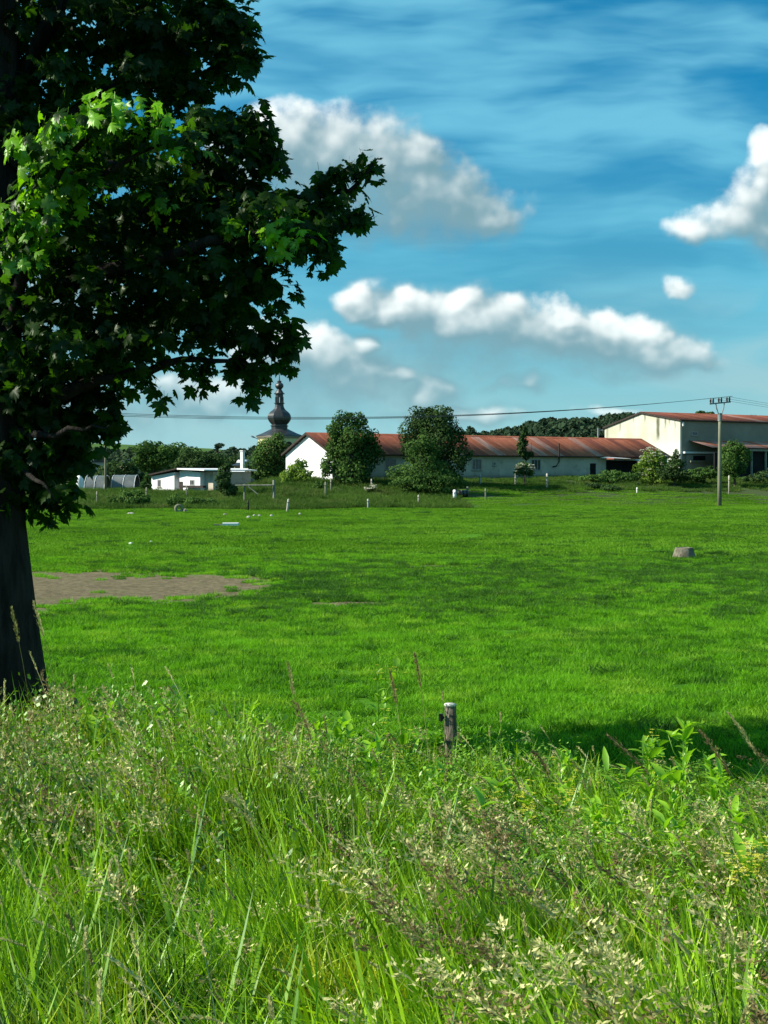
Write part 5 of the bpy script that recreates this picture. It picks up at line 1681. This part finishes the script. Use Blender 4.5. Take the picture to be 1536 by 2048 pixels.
        out /= np.linalg.norm(out, axis=1)[:, None]
        tip = np.stack([rr.normal(0, 0.6, n), rr.normal(0, 0.6, n), rr.uniform(-1.5, 0.1, n)], 1) + v[ii] * np.array([0.6, 0.6, 0.1])
        tip -= out * np.sum(tip * out, 1)[:, None]; tip /= np.linalg.norm(tip, axis=1)[:, None]
        Ps.append(pos); Ns.append(out); Ts.append(tip)
        Ss.append(rr.uniform(0.055, 0.145, n) * (0.85 if is_lit else 1.0)); Tn.append(rr.uniform(0, 1, n)); Lit.append((rr.uniform(0, 1, n) < 0.62) & is_lit)
    Ps = np.concatenate(Ps); Ns = np.concatenate(Ns); Ts = np.concatenate(Ts); Ss = np.concatenate(Ss); Tn = np.concatenate(Tn); Lit = np.concatenate(Lit)
    Xs = np.cross(Ts, Ns)
    N = len(Ps)
    # the 300 that show largest: near ones inside the view
    u = Ps[:, 0] / Ps[:, 1] * F + 768; vv = 955 - (Ps[:, 2] - CAMZ) / Ps[:, 1] * F
    vis = (u > 5) & (u < 800) & (vv > 5) & (vv < 1060)
    score = np.where(vis, Ss / Ps[:, 1] * np.where(Ps[:, 1] < 11.7, 2.0, 1.0) - 0.0008 * Ps[:, 1], -9)
    score = np.where(Lit, score + 1, score)
    order = np.argsort(-score); top = set(order[:298].tolist())
    tm = []
    for i in range(8):
        V, Fc = TPL[i]
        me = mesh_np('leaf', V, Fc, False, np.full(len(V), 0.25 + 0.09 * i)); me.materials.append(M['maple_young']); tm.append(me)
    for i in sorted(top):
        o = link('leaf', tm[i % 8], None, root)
        mt = Matrix(((Xs[i][0], Ts[i][0], Ns[i][0], 0), (Xs[i][1], Ts[i][1], Ns[i][1], 0), (Xs[i][2], Ts[i][2], Ns[i][2], 0), (0, 0, 0, 1)))
        o.matrix_local = Matrix.Translation(Vector(Ps[i] - org)) @ mt @ Matrix.Scale(Ss[i] * 1.05, 4)
    rest = np.array([i for i in range(N) if i not in top])
    for young in (False, True):  # second pass: bough leaves whose sunlight is put into the colour
        VV = []; FF = []; TT = []; base_i = 0
        for t in range(8):
            sel = rest[(rest % 8 == t) & (Lit[rest] == young)]
            V, Fc = TPL[t]
            pts = (Ps[sel] - org)[:, None, :] + Ss[sel][:, None, None] * (Xs[sel][:, None, :] * V[None, :, 0:1] + Ts[sel][:, None, :] * V[None, :, 1:2] + Ns[sel][:, None, :] * V[None, :, 2:3])
            VV.append(pts.reshape(-1, 3))
            FF.append((Fc[None] + (base_i + np.arange(len(sel)) * len(V))[:, None, None]).reshape(-1, 3))
            TT.append(np.repeat(Tn[sel], len(V)))
            base_i += len(sel) * len(V)
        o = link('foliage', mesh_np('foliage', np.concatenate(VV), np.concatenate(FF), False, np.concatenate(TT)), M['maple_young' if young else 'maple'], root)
        o['kind'] = 'stuff'
        if young:
            o['label'] = 'bright yellow green leaves painted as sunlit'
    print('maple leaves', N)


build_maple()


# ------------------------------------------------------------------ foreground weeds one can pick out
def weed_leaf_mesh(name, seed, wide=0.24):
    r = random.Random(seed)
    V = []; T = []
    n = 6
    for i in range(n + 1):
        t = i / n
        w = wide * math.sin(math.pi * min(t * 0.93 + 0.07, 1)) ** 0.8 * (1 - 0.35 * t) * (1 + 0.12 * (i % 2))
        z = 0.25 * t - 0.38 * t * t
        V += [(-w, t, z + w * 0.35), (0, t, z), (w, t, z + w * 0.35)]; T += [0.3 + 0.5 * t] * 3
    Fs = []
    for i in range(n):
        a = 3 * i
        Fs += [(a, a + 1, a + 4, a + 3), (a + 1, a + 2, a + 5, a + 4)]
    return mesh_np(name, np.array(V), np.array(Fs), True, T)


def build_weeds():
    lm = [weed_leaf_mesh('leaf', i, 0.13 + 0.05 * i) for i in range(3)]
    for m_ in lm:
        m_.materials.append(M['weed'])
    specs = [  # px, py_top, d, height, leaves, flowers, label
        (1375, 1440, 10.6, 0.95, 30, 0, 'tallest leafy bright green weed at the right before the shaded field'),
        (1290, 1470, 10.4, 0.90, 26, 3, 'leafy green weed with a few yellow buds left of the tallest weed'),
        (1305, 1465, 11.0, 0.8, 16, 6, 'yellow tipped weed just behind the leafy pair at the right'),
        (1045, 1560, 9.4, 0.62, 12, 26, 'bushy yellow flowering weed right of the fence post'),
        (1115, 1570, 9.4, 0.60, 10, 20, 'smaller yellow flowering weed beside the bushy one'),
        (1500, 1690, 7.2, 0.72, 12, 40, 'yellow flowering weed at the right edge of the verge'),
        (1530, 1670, 7.4, 0.72, 10, 30, 'yellow flowering weed half cut by the right edge'),
        (815, 1460, 11.6, 0.65, 10, 12, 'yellow flowering weed left of the fence post'),
        (755, 1335, 12.2, 0.95, 12, 8, 'tall thin weed with lime flowers left of the fence post'),
        (500, 1405, 12.0, 0.85, 26, 0, 'broad leafy green weed in the middle of the left verge'),
        (330, 1395, 11.6, 0.85, 24, 0, 'leafy green weed between the maple trunk and verge middle'),
        (950, 1600, 9.0, 0.55, 22, 6, 'low leafy weed below the fence post'),
        (680, 1430, 11.5, 0.75, 26, 0, 'leafy dark weed clump left of the post'),
        (1450, 1560, 9.4, 0.62, 24, 0, 'leafy weed right of the tallest weed'),
        (1180, 1600, 9.0, 0.55, 22, 4, 'low leafy weed between the yellow flowers and leafy pair'),
    ]
    specs += [(1415, 1520, 9.9, 0.7, 24, 0, 'short leafy weed at the foot of the tallest weed'), (1340, 1530, 9.6, 0.7, 26, 0, 'leafy weed just left of the tallest weed foot'),
              (1240, 1540, 9.8, 0.7, 24, 2, 'leafy weed left of the leafy pair'), (1480, 1600, 8.6, 0.6, 26, 0, 'broad leafy weed near the right edge above the yellow flowers'),
              (1350, 1640, 8.2, 0.6, 26, 0, 'broad leafy weed in the dark gap below the tallest weed'), (1010, 1540, 10.0, 0.6, 22, 8, 'leafy yellow budded weed right below the fence post'),
              (870, 1540, 10.6, 0.6, 22, 4, 'leafy weed left below the fence post'), (730, 1490, 10.8, 0.7, 26, 0, 'leafy weed in the dark gap left of the post'),
              (620, 1450, 11.0, 0.7, 24, 0, 'leafy weed beside the thick headed beige plume'), (420, 1420, 11.4, 0.8, 24, 0, 'leafy weed between the two left hand weed clumps'),
              (200, 1420, 11.2, 0.8, 22, 2, 'leafy weed right of the maple foot'), (1120, 1500, 10.4, 0.6, 20, 6, 'yellow budded weed behind the bent brown plume')]
    for i, (px, pyt, d, h, nl, nf, lab) in enumerate(specs):
        nl = int(nl * 1.6); nf *= 3
        q = P(px, pyt, d); g = tz(q.x, d); h = max(0.35, q.z - g)
        root = thing('weed_plant', lab, 'weed', (q.x, d, g), 0, 'leafy weeds in the verge')
        r = random.Random(900 + i)
        lean = r.uniform(-0.12, 0.05)
        st = lambda t: Vector((-lean * h + lean * h * t * t + 0.0, 0.02 * math.sin(t * 5), h * t))
        b = MB(); b.tube([st(j / 6) for j in range(7)], [0.006 * (1 - 0.6 * j / 6) for j in range(7)], 6)
        tips = [st(1.0)]
        for s_ in range(3):
            a = r.uniform(0, 6.28); t0 = r.uniform(0.45, 0.75); L = h * r.uniform(0.18, 0.32)
            e = st(t0) + Vector((math.cos(a) * L * 0.5, math.sin(a) * L * 0.5, L))
            b.tube([st(t0), (st(t0) + e) / 2 + Vector((math.cos(a), math.sin(a), 0)) * 0.02, e], [0.004, 0.003, 0.002], 5)
            tips.append(e)
        me = b.mesh('stem', True); link('stem', me, M['weed'], root)
        for j in range(nl):
            t = 0.12 + 0.86 * (j + r.random()) / nl
            o = link('leaf', lm[j % 3], None, root)
            a = j * 2.4 + r.uniform(-0.4, 0.4)
            o.location = st(t) if j % 4 else tips[1 + j % 3].lerp(st(0.8), r.random() * 0.6)
            o.rotation_euler = (r.uniform(0.3, 1.0), r.uniform(-0.3, 0.3), a)
            s = (0.17 * (1.15 - 0.7 * t)) * r.uniform(0.75, 1.3)
            o.scale = (s, s, s)
        if nf:
            V = []; Fs = []; T = []
            for j in range(nf):
                tp = tips[j % len(tips)]
                c = tp + Vector((r.gauss(0, 0.03), r.gauss(0, 0.03), r.uniform(-0.12, 0.02)))
                for k in range(4):
                    a = k * 1.5708 + r.uniform(-0.3, 0.3); b_ = len(V); L = r.uniform(0.008, 0.014)
                    dx, dy = math.cos(a), math.sin(a)
                    V += [tuple(c), tuple(c + Vector((dx * L - dy * L * 0.5, dy * L + dx * L * 0.5, 0.003))), tuple(c + Vector((dx * L * 1.5, dy * L * 1.5, 0.0))), tuple(c + Vector((dx * L + dy * L * 0.5, dy * L - dx * L * 0.5, 0.003)))]
                    T += [r.random()] * 4; Fs.append((b_, b_ + 1, b_ + 2, b_ + 3))
            link('flower_head', mesh_np('flower_head', np.array(V), np.array(Fs), False, T), M['flower'], root, kind='stuff')


build_weeds()


def build_plumes():
    specs = [(1215, 1470, 9.4, 'brown plume grass leaning left at the right, lowest of the right hand plumes'), (1400, 1462, 8.9, 'brown plume grass leaning left just right of the tallest weed'),
             (1455, 1425, 9.2, 'pale stiff plume rising highest at the right edge'), (1500, 1490, 8.6, 'brown plume grass leaning left at the right edge'),
             (830, 1310, 11.8, 'thin dark plume standing over the pasture left of the post'), (780, 1345, 12.0, 'thin dark plume left of its taller neighbour above the verge'),
             (575, 1325, 11.6, 'upright beige plume above the middle of the verge'), (350, 1530, 8.8, 'arching pale plume in the left verge'),
             (25, 1215, 11.2, 'tall straw coloured plume before the maple trunk'), (68, 1205, 11.4, 'tallest straw coloured plume before the right side of the trunk'),
             (1065, 1500, 10.2, 'bent brown plume right of the fence post'), (595, 1410, 10.8, 'beige plume with thick head left of the dark weeds'),
             (450, 1590, 8.0, 'white arching plume in the middle of the left verge'), (1020, 1640, 8.2, 'arching white plume below the yellow flowering weed')]
    for i, (px, py, d, lab) in enumerate(specs):
        q = P(px, py, d); r = random.Random(1200 + i)
        lean = (0.42 if px > 1100 else 0.22) * r.uniform(0.8, 1.3)
        if 'upright' in lab or 'dark plume' in lab:
            lean = 0.12
        g = tz(q.x + lean, d); h = q.z - g
        root = thing('plume_plant', lab, 'plant', (q.x + lean, d, g), 0, 'tall plume plants of the verge')
        def st(t):
            return Vector((-lean * t ** 2.2, 0.03 * math.sin(3 * t + i), h * t * (1.0 - (0.10 if 'arch' not in lab else 0.0) * 0)))
        if 'arch' in lab or 'bent' in lab:
            def st(t):
                return Vector((-lean * t ** 2.2, 0.0, h * (1.18 * t - 0.20 * t ** 5)))
        b = MB(); b.tube([st(k / 8) for k in range(9)], [0.0035 - 0.0026 * k / 8 for k in range(9)], 5)
        link('stem', b.mesh('stem', True), M['panicle'], root)
        V = []; Fs = []; T = []
        t0 = 1 - 0.26 / max(h, 0.5)
        for k in range(230):
            f = r.random(); t = t0 + (1 - t0) * f
            c = st(t); ax = (st(min(t + 0.02, 1.03)) - st(t - 0.001)).normalized()
            w = 0.020 * math.sin(math.pi * (0.12 + 0.85 * f)) + 0.003
            if 'thick' in lab or 'brown' in lab:
                w *= 1.5
            o = Vector((r.gauss(0, 1), r.gauss(0, 1), r.gauss(0, 1))).normalized()
            c = c + o * w * r.random()
            dd = (ax + o * 0.35).normalized(); sd_ = dd.cross(o).normalized()
            L = r.uniform(0.014, 0.030); b_ = len(V)
            V += [tuple(c), tuple(c + dd * L * 0.5 + sd_ * 0.0035), tuple(c + dd * L), tuple(c + dd * L * 0.5 - sd_ * 0.0035)]
            T += [r.random()] * 4; Fs.append((b_, b_ + 1, b_ + 2, b_ + 3))
        link('plume', mesh_np('plume', np.array(V), np.array(Fs), False, T), M['panicle_dark' if ('brown' in lab or 'dark' in lab) else 'panicle'], root)


build_plumes()

# ------------------------------------------------------------------ render settings
S.render.engine = 'CYCLES'
S.cycles.max_bounces = 4
S.cycles.diffuse_bounces = 1
S.cycles.glossy_bounces = 2
S.cycles.transmission_bounces = 3
S.cycles.transparent_max_bounces = 4
